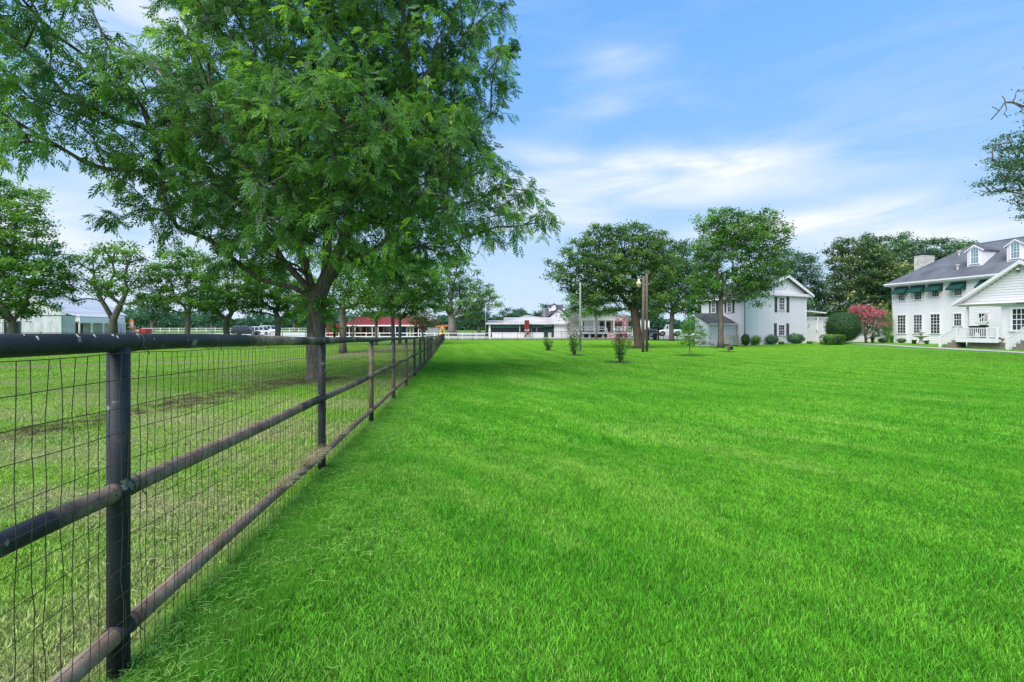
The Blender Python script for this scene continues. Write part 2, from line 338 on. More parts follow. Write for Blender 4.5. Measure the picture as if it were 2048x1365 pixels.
    fld = mix(m('MULTIPLY', m('SUBTRACT', 1, mr(d4, .5, 1.9)), mr(noise(3, (1, 1, 0)), .35, .55)), fld, (.13, .10, .06))
    s = m('ADD', m('ADD', X, m('MULTIPLY', Y, .1266)), 1.35)
    isl = m('MULTIPLY', mr(s, -.12, .05), m('SUBTRACT', 1, mr(Y, 75, 77)))
    clip = m('MULTIPLY', m('MULTIPLY', m('SUBTRACT', 1, mr(m('ADD', s, wob), .2, 1.5)), mr(s, -.1, .1)), m('MULTIPLY', mr(noise(1.7, (1, 1, 0), 0, 5, .7, 2), .42, .62), m('SUBTRACT', 1, mr(Y, 9, 16))))
    lawn = mix(m('MULTIPLY', clip, .45), lawn, (.27, .48, .09))
    c = mix(isl, fld, lawn)
    K.new(c, o.inputs[0]); return g
LAWN_A = (.075, .315, .018); LAWN_B = (.165, .460, .035); LAWN_C = (.350, .560, .100); LAWN_D = (.060, .270, .015); LAWN_F = (.280, .560, .050)
GG = grass_group()
def groundmat(name, bladed):
    m, t, b = newmat(name); Nn = t.nodes; K = t.links; g = Nn.new('ShaderNodeGroup'); g.node_tree = GG
    hs = Nn.new('ShaderNodeHueSaturation'); K.new(g.outputs[0], hs.inputs['Color'])
    b.inputs['Roughness'].default_value = .7; b.inputs['Specular IOR Level'].default_value = .08
    if bladed:
        at = Nn.new('ShaderNodeAttribute'); at.attribute_name = 'tint'
        mp = Nn.new('ShaderNodeMapRange'); mp.inputs[3].default_value = .42; mp.inputs[4].default_value = 1.85; K.new(at.outputs['Fac'], mp.inputs[0]); K.new(mp.outputs[0], hs.inputs['Value'])
        gt = Nn.new('ShaderNodeMath'); gt.operation = 'GREATER_THAN'; gt.inputs[1].default_value = .955; K.new(at.outputs['Fac'], gt.inputs[0])
        mu = Nn.new('ShaderNodeMath'); mu.operation = 'MULTIPLY'; mu.inputs[1].default_value = .6; K.new(gt.outputs[0], mu.inputs[0])
        x = Nn.new('ShaderNodeMix'); x.data_type = 'RGBA'; K.new(mu.outputs[0], x.inputs[0]); K.new(hs.outputs[0], x.inputs[6]); x.inputs[7].default_value = (.42, .42, .20, 1)
        K.new(x.outputs[2], b.inputs['Base Color'])
        ge = Nn.new('ShaderNodeNewGeometry'); vm = Nn.new('ShaderNodeVectorMath'); vm.operation = 'SCALE'; vm.inputs[3].default_value = .6; K.new(ge.outputs['Normal'], vm.inputs[0])
        va = Nn.new('ShaderNodeVectorMath'); va.operation = 'ADD'; va.inputs[1].default_value = (0, 0, .5); K.new(vm.outputs[0], va.inputs[0]); vn = Nn.new('ShaderNodeVectorMath'); vn.operation = 'NORMALIZE'; K.new(va.outputs[0], vn.inputs[0]); K.new(vn.outputs[0], b.inputs['Normal'])
        tr = Nn.new('ShaderNodeBsdfTranslucent'); K.new(x.outputs[2], tr.inputs[0]); mx = Nn.new('ShaderNodeMixShader'); mx.inputs[0].default_value = .3
        K.new(b.outputs[0], mx.inputs[1]); K.new(tr.outputs[0], mx.inputs[2]); K.new(mx.outputs[0], Nn['Material Output'].inputs[0])
    else:
        ge = Nn.new('ShaderNodeNewGeometry'); n = Nn.new('ShaderNodeTexNoise'); n.inputs['Scale'].default_value = 9; n.inputs['Detail'].default_value = 6; n.inputs['Roughness'].default_value = .75; K.new(ge.outputs['Position'], n.inputs['Vector'])
        mp = Nn.new('ShaderNodeMapRange'); mp.inputs[1].default_value = .3; mp.inputs[2].default_value = .7; mp.inputs[3].default_value = .38; mp.inputs[4].default_value = .85; K.new(n.outputs[0], mp.inputs[0]); K.new(mp.outputs[0], hs.inputs['Value'])  # self-shadowing and dark gaps of the blades put into the ground colour
        K.new(hs.outputs[0], b.inputs['Base Color'])
        bp = Nn.new('ShaderNodeBump'); bp.inputs['Strength'].default_value = .6; bp.inputs['Distance'].default_value = .03; K.new(n.outputs[0], bp.inputs['Height']); K.new(bp.outputs[0], b.inputs['Normal'])
    return m
M['ground'] = groundmat('turf', False); M['blade'] = groundmat('grass_blades', True)

# ------------------------------------------------------------------ ground, roads
def sheet(name, xs, ys, m, dz=0.0, fn=None):
    xs = np.asarray(xs, float); ys = np.asarray(ys, float)
    XX, YY = np.meshgrid(xs, ys); ZZ = gz(XX, YY)+dz
    V = np.stack([XX, YY, ZZ], -1).reshape(-1, 3); nx = len(xs); ny = len(ys)
    i, j = np.meshgrid(np.arange(nx-1), np.arange(ny-1)); a = (j*nx+i).ravel()
    o = mesh_np(name, V, np.stack([a, a+1, a+nx+1, a+nx], 1), m, kind='structure', smooth=True); return o
xs = np.concatenate([-np.geomspace(120, 5000, 14)[::-1], np.arange(-110, 111, 2.0), np.geomspace(120, 5000, 14)])
ys = np.concatenate([[-60, -30, -15, -8, -4], np.arange(-2, 130, 1.0), np.geomspace(135, 5500, 26)])
sheet('ground', xs, ys, M['ground'])
sheet('road', np.arange(-16, 34, 1.0), np.arange(84.5, 94.01, .5), M['road'], .035)
sheet('parking_area', np.arange(-110, 60, 2.0), np.arange(97, 122, 1.0), M['road'], .04)
def strip(name, pts, wd, m, dz=.03):
    V = []; 
    P2 = []
    for (a, b) in zip(pts[:-1], pts[1:]):
        n = max(2, int(math.dist(a, b)/1.0))
        for k in range(n): P2.append((a[0]+(b[0]-a[0])*k/n, a[1]+(b[1]-a[1])*k/n))
    P2.append(pts[-1])
    for i, p in enumerate(P2):
        q0 = P2[max(0, i-3)]; q1 = P2[min(len(P2)-1, i+3)]; d = Vector((q1[0]-q0[0], q1[1]-q0[1])).normalized(); nrm = (-d.y, d.x)
        for sgn in (-1, 1):
            x = p[0]+nrm[0]*wd/2*sgn; y = p[1]+nrm[1]*wd/2*sgn; V.append((x, y, float(gz(x, y))+dz))
    FF = [(2*i, 2*i+1, 2*i+3, 2*i+2) for i in range(len(P2)-1)]
    return mesh_np(name, V, FF, m, kind='structure')
strip('driveway', [(22.5, 84), (24, 90), (26, 100)], 12, M['road'], .05)
strip('garden_path', [(35.6, 51), (36.2, 46), (34.6, 40), (33.6, 34), (33.4, 26), (33.6, 18)], 1.3, M['concrete'])

# ------------------------------------------------------------------ grass blades (stuff)
def blade_patch(name, n, h0, h1, wd, size, segs, straw=0.0, lean=.5):
    x = rng.uniform(-size/2-.04, size/2+.04, n); y = rng.uniform(-size/2-.04, size/2+.04, n)
    cl = np.sin(x*9+1)*np.cos(y*11)*.15+1
    h = rng.uniform(h0, h1, n)*cl; a = rng.uniform(0, 2*np.pi, n); la = rng.uniform(0, 2*np.pi, n); l = rng.uniform(.1, lean, n)*h
    wv = wd*rng.uniform(.7, 1.3, n)
    dx = np.cos(a)*wv/2; dy = np.sin(a)*wv/2; lx = np.cos(la)*l; ly = np.sin(la)*l
    z0 = np.full(n, -.005)
    t = rng.uniform(0, .94, n)**1.3; t = np.where(rng.uniform(size=n) < straw, 1.0, t)
    if segs == 2:
        V = np.stack([np.stack([x-dx, y-dy, z0], 1), np.stack([x+dx, y+dy, z0], 1),
                      np.stack([x+dx*.8+lx*.35, y+dy*.8+ly*.35, h*.6], 1), np.stack([x-dx*.8+lx*.35, y-dy*.8+ly*.35, h*.6], 1),
                      np.stack([x+lx, y+ly, h], 1)], 1).reshape(-1, 3)
        b = np.arange(n)*5; FF = np.concatenate([np.stack([b, b+1, b+2], 1), np.stack([b, b+2, b+3], 1), np.stack([b+3, b+2, b+4], 1)]); T = np.repeat(t, 5)
    else:
        V = np.stack([np.stack([x-dx, y-dy, z0], 1), np.stack([x+dx, y+dy, z0], 1), np.stack([x+lx, y+ly, h], 1)], 1).reshape(-1, 3)
        b = np.arange(n)*3; FF = np.stack([b, b+1, b+2], 1); T = np.repeat(t, 3)
    return mesh_np(name, V, FF, M['blade'], tint=T, link=False)
def scatter(name, cells, protos, label, cat, zs=1.0):
    """cells: list of (x, y, rot, scale, hscale); one geometry-node object that sets the patches on the points"""
    col = bpy.data.collections.new(name+'_patches')
    for p in protos: col.objects.link(p)
    A = np.array(cells, dtype=np.float32); V = np.stack([A[:, 0], A[:, 1], gz(A[:, 0], A[:, 1])+.004], 1)
    me = bpy.data.meshes.new(name); me.vertices.add(len(V)); me.vertices.foreach_set('co', V.astype(np.float32).ravel())
    for nm, k in (('rz', 2), ('sc', 3), ('hs', 4), ('idx', 5)):
        at = me.attributes.new(nm, 'INT' if nm == 'idx' else 'FLOAT', 'POINT'); at.data.foreach_set('value', A[:, k].astype(np.int32) if nm == 'idx' else A[:, k].copy())
    o = bpy.data.objects.new(name, me); C.objects.link(o); tag(o, label, cat, None, 'stuff')
    g = bpy.data.node_groups.new(name, 'GeometryNodeTree'); g.interface.new_socket('Geometry', in_out='INPUT', socket_type='NodeSocketGeometry'); g.interface.new_socket('Geometry', in_out='OUTPUT', socket_type='NodeSocketGeometry')
    g.is_modifier = True
    n = g.nodes; k = g.links; i = n.new('NodeGroupInput'); oo = n.new('NodeGroupOutput'); ip = n.new('GeometryNodeInstanceOnPoints'); ci = n.new('GeometryNodeCollectionInfo')
    ci.inputs['Collection'].default_value = col; ci.inputs['Separate Children'].default_value = True; ci.inputs['Reset Children'].default_value = True
    def na(nm, ty='FLOAT'):
        a = n.new('GeometryNodeInputNamedAttribute'); a.data_type = ty; a.inputs[0].default_value = nm; return a.outputs[0]
    cr = n.new('ShaderNodeCombineXYZ'); k.new(na('rz'), cr.inputs[2]); cs = n.new('ShaderNodeCombineXYZ'); s_ = na('sc'); k.new(s_, cs.inputs[0]); k.new(s_, cs.inputs[1]); k.new(na('hs'), cs.inputs[2])
    k.new(i.outputs[0], ip.inputs['Points']); k.new(ci.outputs[0], ip.inputs['Instance']); ip.inputs['Pick Instance'].default_value = True
    k.new(na('idx', 'INT'), ip.inputs['Instance Index']); k.new(cr.outputs[0], ip.inputs['Rotation']); k.new(cs.outputs[0], ip.inputs['Scale'])
    k.new(ip.outputs[0], oo.inputs[0])
    md = o.modifiers.new('grass', 'NODES'); md.node_group = g
    return o
def side(x, y): return x+.1266*y+1.35
def cells(ymin, ymax, step, sel, nproto, i0=0, hvar=.25):
    r = []
    for y in np.arange(ymin, ymax, step):
        half = 1.13*(y+step)+step*1.5
        for x in np.arange(-half, half, step):
            s = side(x, y)
            if (sel == 'lawn' and s < step*.35) or (sel == 'field' and s > -step*.1): continue
            # taller swath bands on the lawn
            hb = 1+hvar*math.sin(x*1.3+y*.5+2*math.sin(y*.33))*math.sin(x*.4-y*.7)
            r.append((x+random.uniform(-.04, .04)*step, y+random.uniform(-.04, .04)*step, random.randrange(4)*math.pi/2, 1.0, hb, i0+random.randrange(nproto)))
    return r
pr = [blade_patch('a%d' % i, 7000, .016, .052, .0048, .5, 2, .014, .9) for i in range(3)] + [blade_patch('b%d' % i, 5000, .020, .056, .0115, 1.0, 1, .015, .9) for i in range(3)] + [blade_patch('c%d' % i, 4200, .035, .065, .024, 2.0, 1, .01, .9) for i in range(2)]
cl = cells(1.2, 6.0, .5, 'lawn', 3, 0)+cells(6.0, 17.0, 1.0, 'lawn', 3, 3)+[(a, b, c, d, e, f) for (a, b, c, d, e, f) in cells(17.5, 74.0, 2.0, 'lawn', 2, 6)]
def notbuilt(c):
    x, y = c[0], c[1]
    return not (x > 31.5 and y > 26)
cl += [(-1.35-.1266*y+.55, y, .0, 1.0, 1.0, 3+int(y) % 3) for y in np.arange(17.5, 74, .95)]+[(-1.35-.1266*y+1.45, y, .0, 1.0, 1.0, 3+int(y) % 3) for y in np.arange(17.5, 74, .95)]
cl = [c for c in cl if notbuilt(c)]
# seam against the fence: half-size patches
seam = []
for y in np.arange(1.2, 30, .25):
    for k in range(4):
        x = -1.35-.1266*y+.02+.13*k; seam.append((x, y, random.random()*6.28, .36, .9+.5*random.random(), random.randrange(3)))
scatter('lawn_grass', cl+seam, pr, 'short bright green mown lawn right of the pipe fence', 'grass')
pf = [blade_patch('d%d' % i, 3600, .015, .045, .0055, .5, 2, .10, 1.3) for i in range(3)] + [blade_patch('e%d' % i, 3400, .02, .045, .012, 1.0, 1, .08, 1.2) for i in range(3)] + [blade_patch('f%d' % i, 3000, .025, .05, .024, 2.0, 1, .04, 1.2) for i in range(2)]
scatter('field_grass', cells(1.2, 6.0, .5, 'field', 3, 0)+cells(6.0, 17.0, 1.0, 'field', 3, 3)+cells(17.5, 58.0, 2.0, 'field', 2, 6), pf, 'thin patchy grass of the paddock left of the pipe fence', 'grass')
# loose clippings along the foot of the fence and across the paddock
def strands(n, fx, ln, wd, zf):
    V = []; T = []
    for k in range(n):
        x, y = fx(); z = zf(x, y); a = random.uniform(0, 6.28); l = random.uniform(*ln); cv = random.uniform(-1.2, 1.2); t = random.random()
        up = random.uniform(-.1, .35); prev = []
        for q in range(3):
            f = q/2; an = a+cv*f; px_ = x+math.cos(an)*l*f; py_ = y+math.sin(an)*l*f; pz = z+up*l*math.sin(f*2.4)
            wx = -math.sin(an)*wd/2; wy = math.cos(an)*wd/2; V += [(px_-wx, py_-wy, pz), (px_+wx, py_+wy, pz+wd*.3)]; T += [t, t]
    V = np.array(V); b = np.arange(n)*6; FF = np.concatenate([np.stack([b, b+1, b+3, b+2], 1), np.stack([b+2, b+3, b+5, b+4], 1)])
    return V, FF, np.array(T)
def fx1():
    y = 1.3+7.5*random.random()**1.3; s = abs(random.gauss(0, .42))*(1+.5*math.sin(y*2.3)); return -1.35-.1266*y+s, y
V, FF, T = strands(6500, fx1, (.025, .075), .0024, lambda x, y: float(gz(x, y))+random.uniform(.02, .075))
M['clip'] = leafmat('cut_grass', (.13, .40, .035), (.38, .60, .14), rough=.7, trans=.3)
tag(mesh_np('grass_clippings', V, FF, M['clip'], tint=T), 'loose pale cut grass lying along the lawn side of the pipe fence', 'clippings', None, 'stuff')
def fx2():
    while True:
        y = 2.2+7*random.random(); x = -1.6-.1266*y-6.5*random.random()
        if math.sin(x*1.1+y*.9)+math.sin(y*1.7-x*.5)+random.gauss(0, .5) > .2: return x, y
V, FF, T = strands(9000, fx2, (.05, .15), .0034, lambda x, y: float(gz(x, y))+random.uniform(.015, .05))
tag(mesh_np('straw_litter', V, FF, M['straw'], tint=T), 'dry straw strands scattered over the paddock behind the wire mesh', 'straw', None, 'stuff')
exec_marker = 1

# ------------------------------------------------------------------ pipe fence with wire mesh
FY = [-1.5, 1.9, 4.9, 7.9, 10.8, 13.8, 38, 60, 79.2]; FR = [.02, .053, .122, .184, .23, .286, .62, .76, .83]
def fx(y): return -1.35-.1266*y
def fr_(y): return float(np.interp(y, FY, FR))
def fpt(y, drop, off=0.0): return Vector((fx(y)+off, y+off*.126, CZ-fr_(y)-drop))
fence = thing('pipe_fence', 'black pipe rail fence with rusty woven wire mesh running from the foreground into the distance', 'fence', (-1.6, 1.9, 0))
posts_y = [1.90+2.955*(k) for k in range(-1, 27)]
ys_ = sorted(set([round(y, 3) for y in np.arange(-1.4, 79.0, .985)]))
for nm, dr, mt in (('top_rail', 0, M['pipe_top']), ('middle_rail', .6, M['pipe_mid']), ('bottom_rail', 1.17, M['pipe_low'])):
    mb = MB(); mb.tube([fpt(y, dr+.006*math.sin(y*1.7+dr*5)) for y in ys_], .0372, 20); mb.build(nm, mt, fence, True)
for k, y in enumerate(posts_y):
    mb = MB(); b = fpt(y, 0); g = float(gz(b.x, b.y)); mb.tube([(b.x, b.y, g-.1), (b.x, b.y, b.z-.6), (b.x, b.y, b.z-.02)], .0385, 20)
    mb.build('post', M['pipe_post'], fence, True)
    if 0 <= k < 9:
        for dr in (.6, 1.17):                         # weld collar on either side of the post
            c = MB(); a = fpt(y-.04, dr); e = fpt(y+.04, dr); c.tube([a, e], .0405, 20); c.build('weld_collar', M['pipe_post'], fence, True)
# wire ties and joints on the rails
ties_ = [(1.35+.62*i+.1*math.sin(i*5), d_) for d_ in (0, .6, 1.17) for i in range(14)]
for y, dr in ties_+list(((1.99, 0), (2.62, 0), (3.05, 0), (3.3, 0), (4.98, 0), (1.97, .6), (3.35, .6), (1.96, 1.17), (6.4, 0), (7.95, 0))):
    c = fpt(y, dr); t = (fpt(y+.1, dr)-c).normalized(); a = t.cross(Vector((0, 0, 1))).normalized(); b_ = a.cross(t)
    mb = MB(); mb.tube([c+(a*math.cos(q)+b_*math.sin(q))*.0405+t*.012*math.sin(q) for q in np.linspace(0, 6.28, 22)], .0018, 5, False)
    if (y, dr) not in ties_: mb.tube([c-a*.0+b_*.0+Vector((.04, 0, -.012)), c+Vector((.05, .015, -.04)), c+Vector((.046, .028, -.055))], .0018, 5); mb.build('wire_tie', M['wire'], fence)
# vertical wires: the first 280 singly (six shared shapes), the rest joined
WO = .043
def wire_local(h, k):
    r = random.Random(k); n = 15; ph = r.random()*6; return [(.0028*math.sin(i*1.9+ph)+r.uniform(-.0016, .0016), .0035*math.sin(i*1.1+ph*2)+r.uniform(-.0018, .0018), -h*i/(n-1)) for i in range(n)]
protos = []
for k in range(6):
    mb = MB(); mb.tube(wire_local(1.37, k), .00145, 5, False); o = mb.build('wire', M['wire'], fence, True, local=True); protos.append(o)
wy = 1.12; cnt = 0; farw = MB(); fl = Vector(fence.location)
while wy < 79:
    p = fpt(wy, .048, WO)
    if cnt < 280:
        o = protos[cnt] if cnt < 6 else inst(protos[cnt % 6], fence); o.location = p-fl; o.rotation_euler = (random.uniform(-.012, .012), random.uniform(-.006, .006), 0)
    else:
        g = float(gz(p.x, p.y))+.02; farw.tube([p, (p.x, p.y, g)], .0014, 3, False)
    cnt += 1; wy += .0555 if wy < 30 else .11
for k in range(13):
    d = .048+k*.105; mb = MB(); seg = [y for y in np.arange(1.0, 30, .11)]+list(np.arange(30, 79, 1.0))
    mb.tube([fpt(y, d+.004*math.sin(y*2.1+k)+.0022*math.sin(y*9+k*2)+(0.012*math.sin(y*.7+k) if k in (3, 8) else 0), WO+.004+.003*math.sin(y*3+k)) for y in seg], .0016, 4, False)
    mb.build('horizontal_wire', M['wire'], fence)
farw.build('far_wires', M['wire'], fence, kind='stuff')
mb = MB()
for k in range(18):
    y = 1.2+random.random()**1.2*6; a = random.uniform(.2, 1.1); c = fpt(y, 0)+Vector((math.cos(a)*.0365, 0, math.sin(a)*.0365)); l = random.uniform(.003, .008)
    d = Vector((-math.sin(a), 0, math.cos(a))); mb.tube([c-d*l, c+d*l*.4, c+d*l], [.001, random.uniform(.0012, .003), .001], 5)
mb.build('bird_droppings', M['dropping'], fence)
# far corner post group
# clump of dry hay caught on the bottom rail
V = []; FF = []; T = []
for seg, n, y0, y1 in ((0, 900, 4.25, 4.86), (1, 330, 3.62, 3.95), (2, 90, 5.6, 5.8)):
    def fx3():
        y = random.uniform(y0, y1); return y, 0
    a, b, c = strands(n, lambda: (random.gauss(0, .022), random.uniform(y0, y1)), (.05, .13), .0022, lambda x, y: 0)
    a = a.copy()
    for i in range(n):
        y = a[i*6, 1]; base = fpt(y, 1.17); h = abs(random.gauss(0, .022))
        a[i*6:i*6+6, 0] += base.x; a[i*6:i*6+6, 2] += base.z+.038+h-.25*abs(a[i*6, 0]-base.x)
    off = sum(len(v) for v in V); V.append(a); FF.append(b+off); T.append(c)
tag(mesh_np('hay_clump', np.concatenate(V), np.concatenate(FF), M['straw'], tint=np.concatenate(T)), 'dry hay caught on the bottom fence rail beside the second post', 'hay', None, 'stuff')

# ------------------------------------------------------------------ trees
def grow(nodes, parent, targets, fork, step=.55, k_len=.35, r=None):
    """attach every target to the growing skeleton; nodes is a list of positions, parent their indices"""
    r = r or random.Random(1)
    pl = [0.0]*len(nodes)
    for i in range(1, len(nodes)): pl[i] = pl[parent[i]]+(nodes[i]-nodes[parent[i]]).length
    ends = []
    arr = np.array([list(n) for n in nodes]); pla = np.array(pl)
    for t in sorted(targets, key=lambda q: (q-fork).length):
        d = np.linalg.norm(arr-np.array(t), axis=1)+k_len*pla
        d[arr[:, 2] < fork.z-.15] += 50
        d += np.maximum(0, arr[:, 2]-t.z)*.8
        j = int(d.argmin()); a = Vector(arr[j]); v = t-a; ln = v.length
        p = parent[j]; dirp = (a-Vector(arr[p])).normalized() if p >= 0 and p != j else Vector((0, 0, 1))
        ctrl = a+(dirp*.5+v.normalized()*.35+Vector((r.uniform(-.2, .2), r.uniform(-.2, .2), r.uniform(-.05, .25))))*ln*.5
        n = max(1, int(ln/step)); last = j; new = []
        for q in range(1, n+1):
            f = q/n; pt = a*(1-f)**2+ctrl*2*f*(1-f)+t*f*f+Vector((r.uniform(-1, 1), r.uniform(-1, 1), r.uniform(-1, 1)))*.05*step*(q < n)
            nodes.append(pt); parent.append(last); new.append(list(pt)); pla = np.append(pla, pla[last]+ln/n); last = len(nodes)-1
        arr = np.vstack([arr, np.array(new)]); ends.append(last)
    return ends
def skeleton_mesh(nodes, parent, r_tip, r_trunk, expo, name, mat_, root, sides=6, flare=None, minr=0.0):
    n = len(nodes); w_ = [0]*n; ch = [[] for _ in range(n)]
    for i in range(1, n): ch[parent[i]].append(i)
    for i in range(n-1, -1, -1):
        w_[i] = max(1, sum(w_[c] for c in ch[i]))
    w0 = w_[0]; rad = [r_tip+(r_trunk-r_tip)*(w_[i]/w0)**expo for i in range(n)]
    mb = MB()
    def chain(start, frm):
        pts = []; rs = []
        if frm is not None: pts.append(nodes[frm]); rs.append(min(rad[frm]*.8, rad[start]*1.25))
        c = start
        while True:
            pts.append(nodes[c]); rs.append(rad[c])
            if not ch[c]: break
            best = max(ch[c], key=lambda q: w_[q])
            for o in ch[c]:
                if o != best: stack.append((o, c))
            c = best
        if max(rs) < minr: return
        if frm is None and flare:
            for i, p in enumerate(pts):
                h = p.z-pts[0].z; rs[i] *= 1+flare*math.exp(-h/.22)
        mb.tube(pts, rs, sides if max(rs) > .05 else 4, True)
    stack = [(0, None)]
    while stack: s_, f_ = stack.pop(); chain(s_, f_)
    return mb.build(name, mat_, root, True)
def leaf_quads(centers, normals_bias, size, asp, r):
    """diamond leaves with random orientation, bias towards facing up"""
    n = len(centers); nrm = r.normal(size=(n, 3)); nrm[:, 2] = np.abs(nrm[:, 2])+normals_bias; nrm /= np.linalg.norm(nrm, axis=1)[:, None]
    a = np.cross(nrm, r.normal(size=(n, 3))); a /= np.linalg.norm(a, axis=1)[:, None]; b = np.cross(nrm, a)
    s = size*r.uniform(.6, 1.35, n)[:, None]; c = centers
    bend = nrm*s*.18
    V = np.stack([c-a*s, c+b*s*asp+bend, c+a*s*1.05, c-b*s*asp+bend], 1).reshape(-1, 3)
    q = np.arange(n)*4; return V, np.stack([q, q+1, q+2, q+3], 1)
def sample_targets(blobs, spacing, r, shell=.45):
    """blobs: (centre Vector, rx, ry, rz); returns points in their union, at least `spacing` apart, biased to the outside"""
    pts = []; grid = {}
    for (c, rx, ry, rz) in blobs:
        n = int(40*rx*ry*rz/spacing**3)+14; miss = 0
        for _ in range(n):
            v = Vector((r.gauss(0, 1), r.gauss(0, 1), r.gauss(0, 1))).normalized()*(r.random()**shell)
            q = c+Vector((v.x*rx, v.y*ry, v.z*rz)); key = tuple(int(math.floor(k/spacing)) for k in q); ok = True
            for dx in (-1, 0, 1):
                for dy in (-1, 0, 1):
                    for dz in (-1, 0, 1):
                        for o in grid.get((key[0]+dx, key[1]+dy, key[2]+dz), ()):
                            if (o-q).length < spacing: ok = False
            if ok: grid.setdefault(key, []).append(q); pts.append(q)
    return pts
def far_tree(name, label, x, ybase, D, trunk_w, fork_y, blobs, leaf='leaf_mid', bark='bark_far', size=.11, per=70, spacing=.9, cr=.62, seed=1, group=None, lean=0, depth=.9, stems=None, asp=.45, cat='tree', bias=.5, cut=None):
    r = random.Random(seed); nr = np.random.default_rng(seed)
    X = (x-CX)/F*D; g = float(gz(X, D))
    root = thing(name, label, cat, (X, D, g), group)
    B = []
    for b in blobs:
        px, py, rx = b[:3]; rz = b[3] if len(b) > 3 else rx; dd = b[4] if len(b) > 4 else 0
        c = P(px, py, D+dd); sc_ = (D+dd)/F; B.append((c, rx*sc_, rx*sc_*depth, rz*sc_))
    spacing *= 1.03; cr *= .97; T = sample_targets(B, spacing, r)
    T = [t for t in T if t.z > g+1.0*min(1, size*6)]
    fz = CZ+(HY-fork_y)/F*D; base = Vector((X, D, g-.1)); rt = trunk_w/F*D/2*.9
    nodes = [base]; parent = [-1]
    if stems:
        fork = Vector((X+lean, D, max(fz, g+.2)))
        if lean: nodes += [Vector((X+.04, D, g+.35)), Vector((X+lean*.15, D, g+(fork.z-g)*.35)), Vector((X+lean*.55, D, g+(fork.z-g)*.7))]; parent += [0, 1, 2]
        nodes.append(fork); parent.append(len(nodes)-2); fi = len(nodes)-1
        for (sx, sy) in stems:
            e = P(sx, sy, D+r.uniform(-.3, .3)); m_ = fork.lerp(e, .5)+Vector((r.uniform(-.1, .1), 0, .05)); 
            nodes.append(m_); parent.append(fi); nodes.append(e); parent.append(len(nodes)-2)
    else:
        n = 5
        for i in range(1, n+1):
            f = i/n; nodes.append(Vector((X+lean*f+r.uniform(-.05, .05)*rt*4, D+r.uniform(-.05, .05)*rt*4, g+(fz-g)*f))); parent.append(i-1)
        fork = nodes[-1]
    grow(nodes, parent, T, fork, step=.8*max(.25, spacing), r=r)
    skeleton_mesh(nodes, parent, rt*.03+.004, rt, .66, 'trunk', M[bark], root, 7, flare=.45)
    cs = []; ti = []
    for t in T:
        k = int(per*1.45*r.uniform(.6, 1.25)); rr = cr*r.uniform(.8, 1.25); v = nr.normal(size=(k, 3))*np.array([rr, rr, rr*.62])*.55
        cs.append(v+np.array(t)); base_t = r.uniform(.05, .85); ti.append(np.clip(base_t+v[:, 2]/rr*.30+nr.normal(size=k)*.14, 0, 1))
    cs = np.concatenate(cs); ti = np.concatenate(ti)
    if cut is not None:
        keep = cut(cs); cs = cs[keep]; ti = ti[keep]
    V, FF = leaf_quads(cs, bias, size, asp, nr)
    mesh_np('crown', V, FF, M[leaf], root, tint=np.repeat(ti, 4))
    return root
def copy_tree(src, label, x, D, rot, sc=1.0):
    X = (x-CX)/F*D; c = src.copy(); C.objects.link(c); c.location = (X, D, float(gz(X, D))); c.rotation_euler = (0, 0, rot); c.scale = (sc, sc, sc); c['label'] = label
    for ch in src.children:
        d = ch.copy(); C.objects.link(d); d.parent = c
    return c

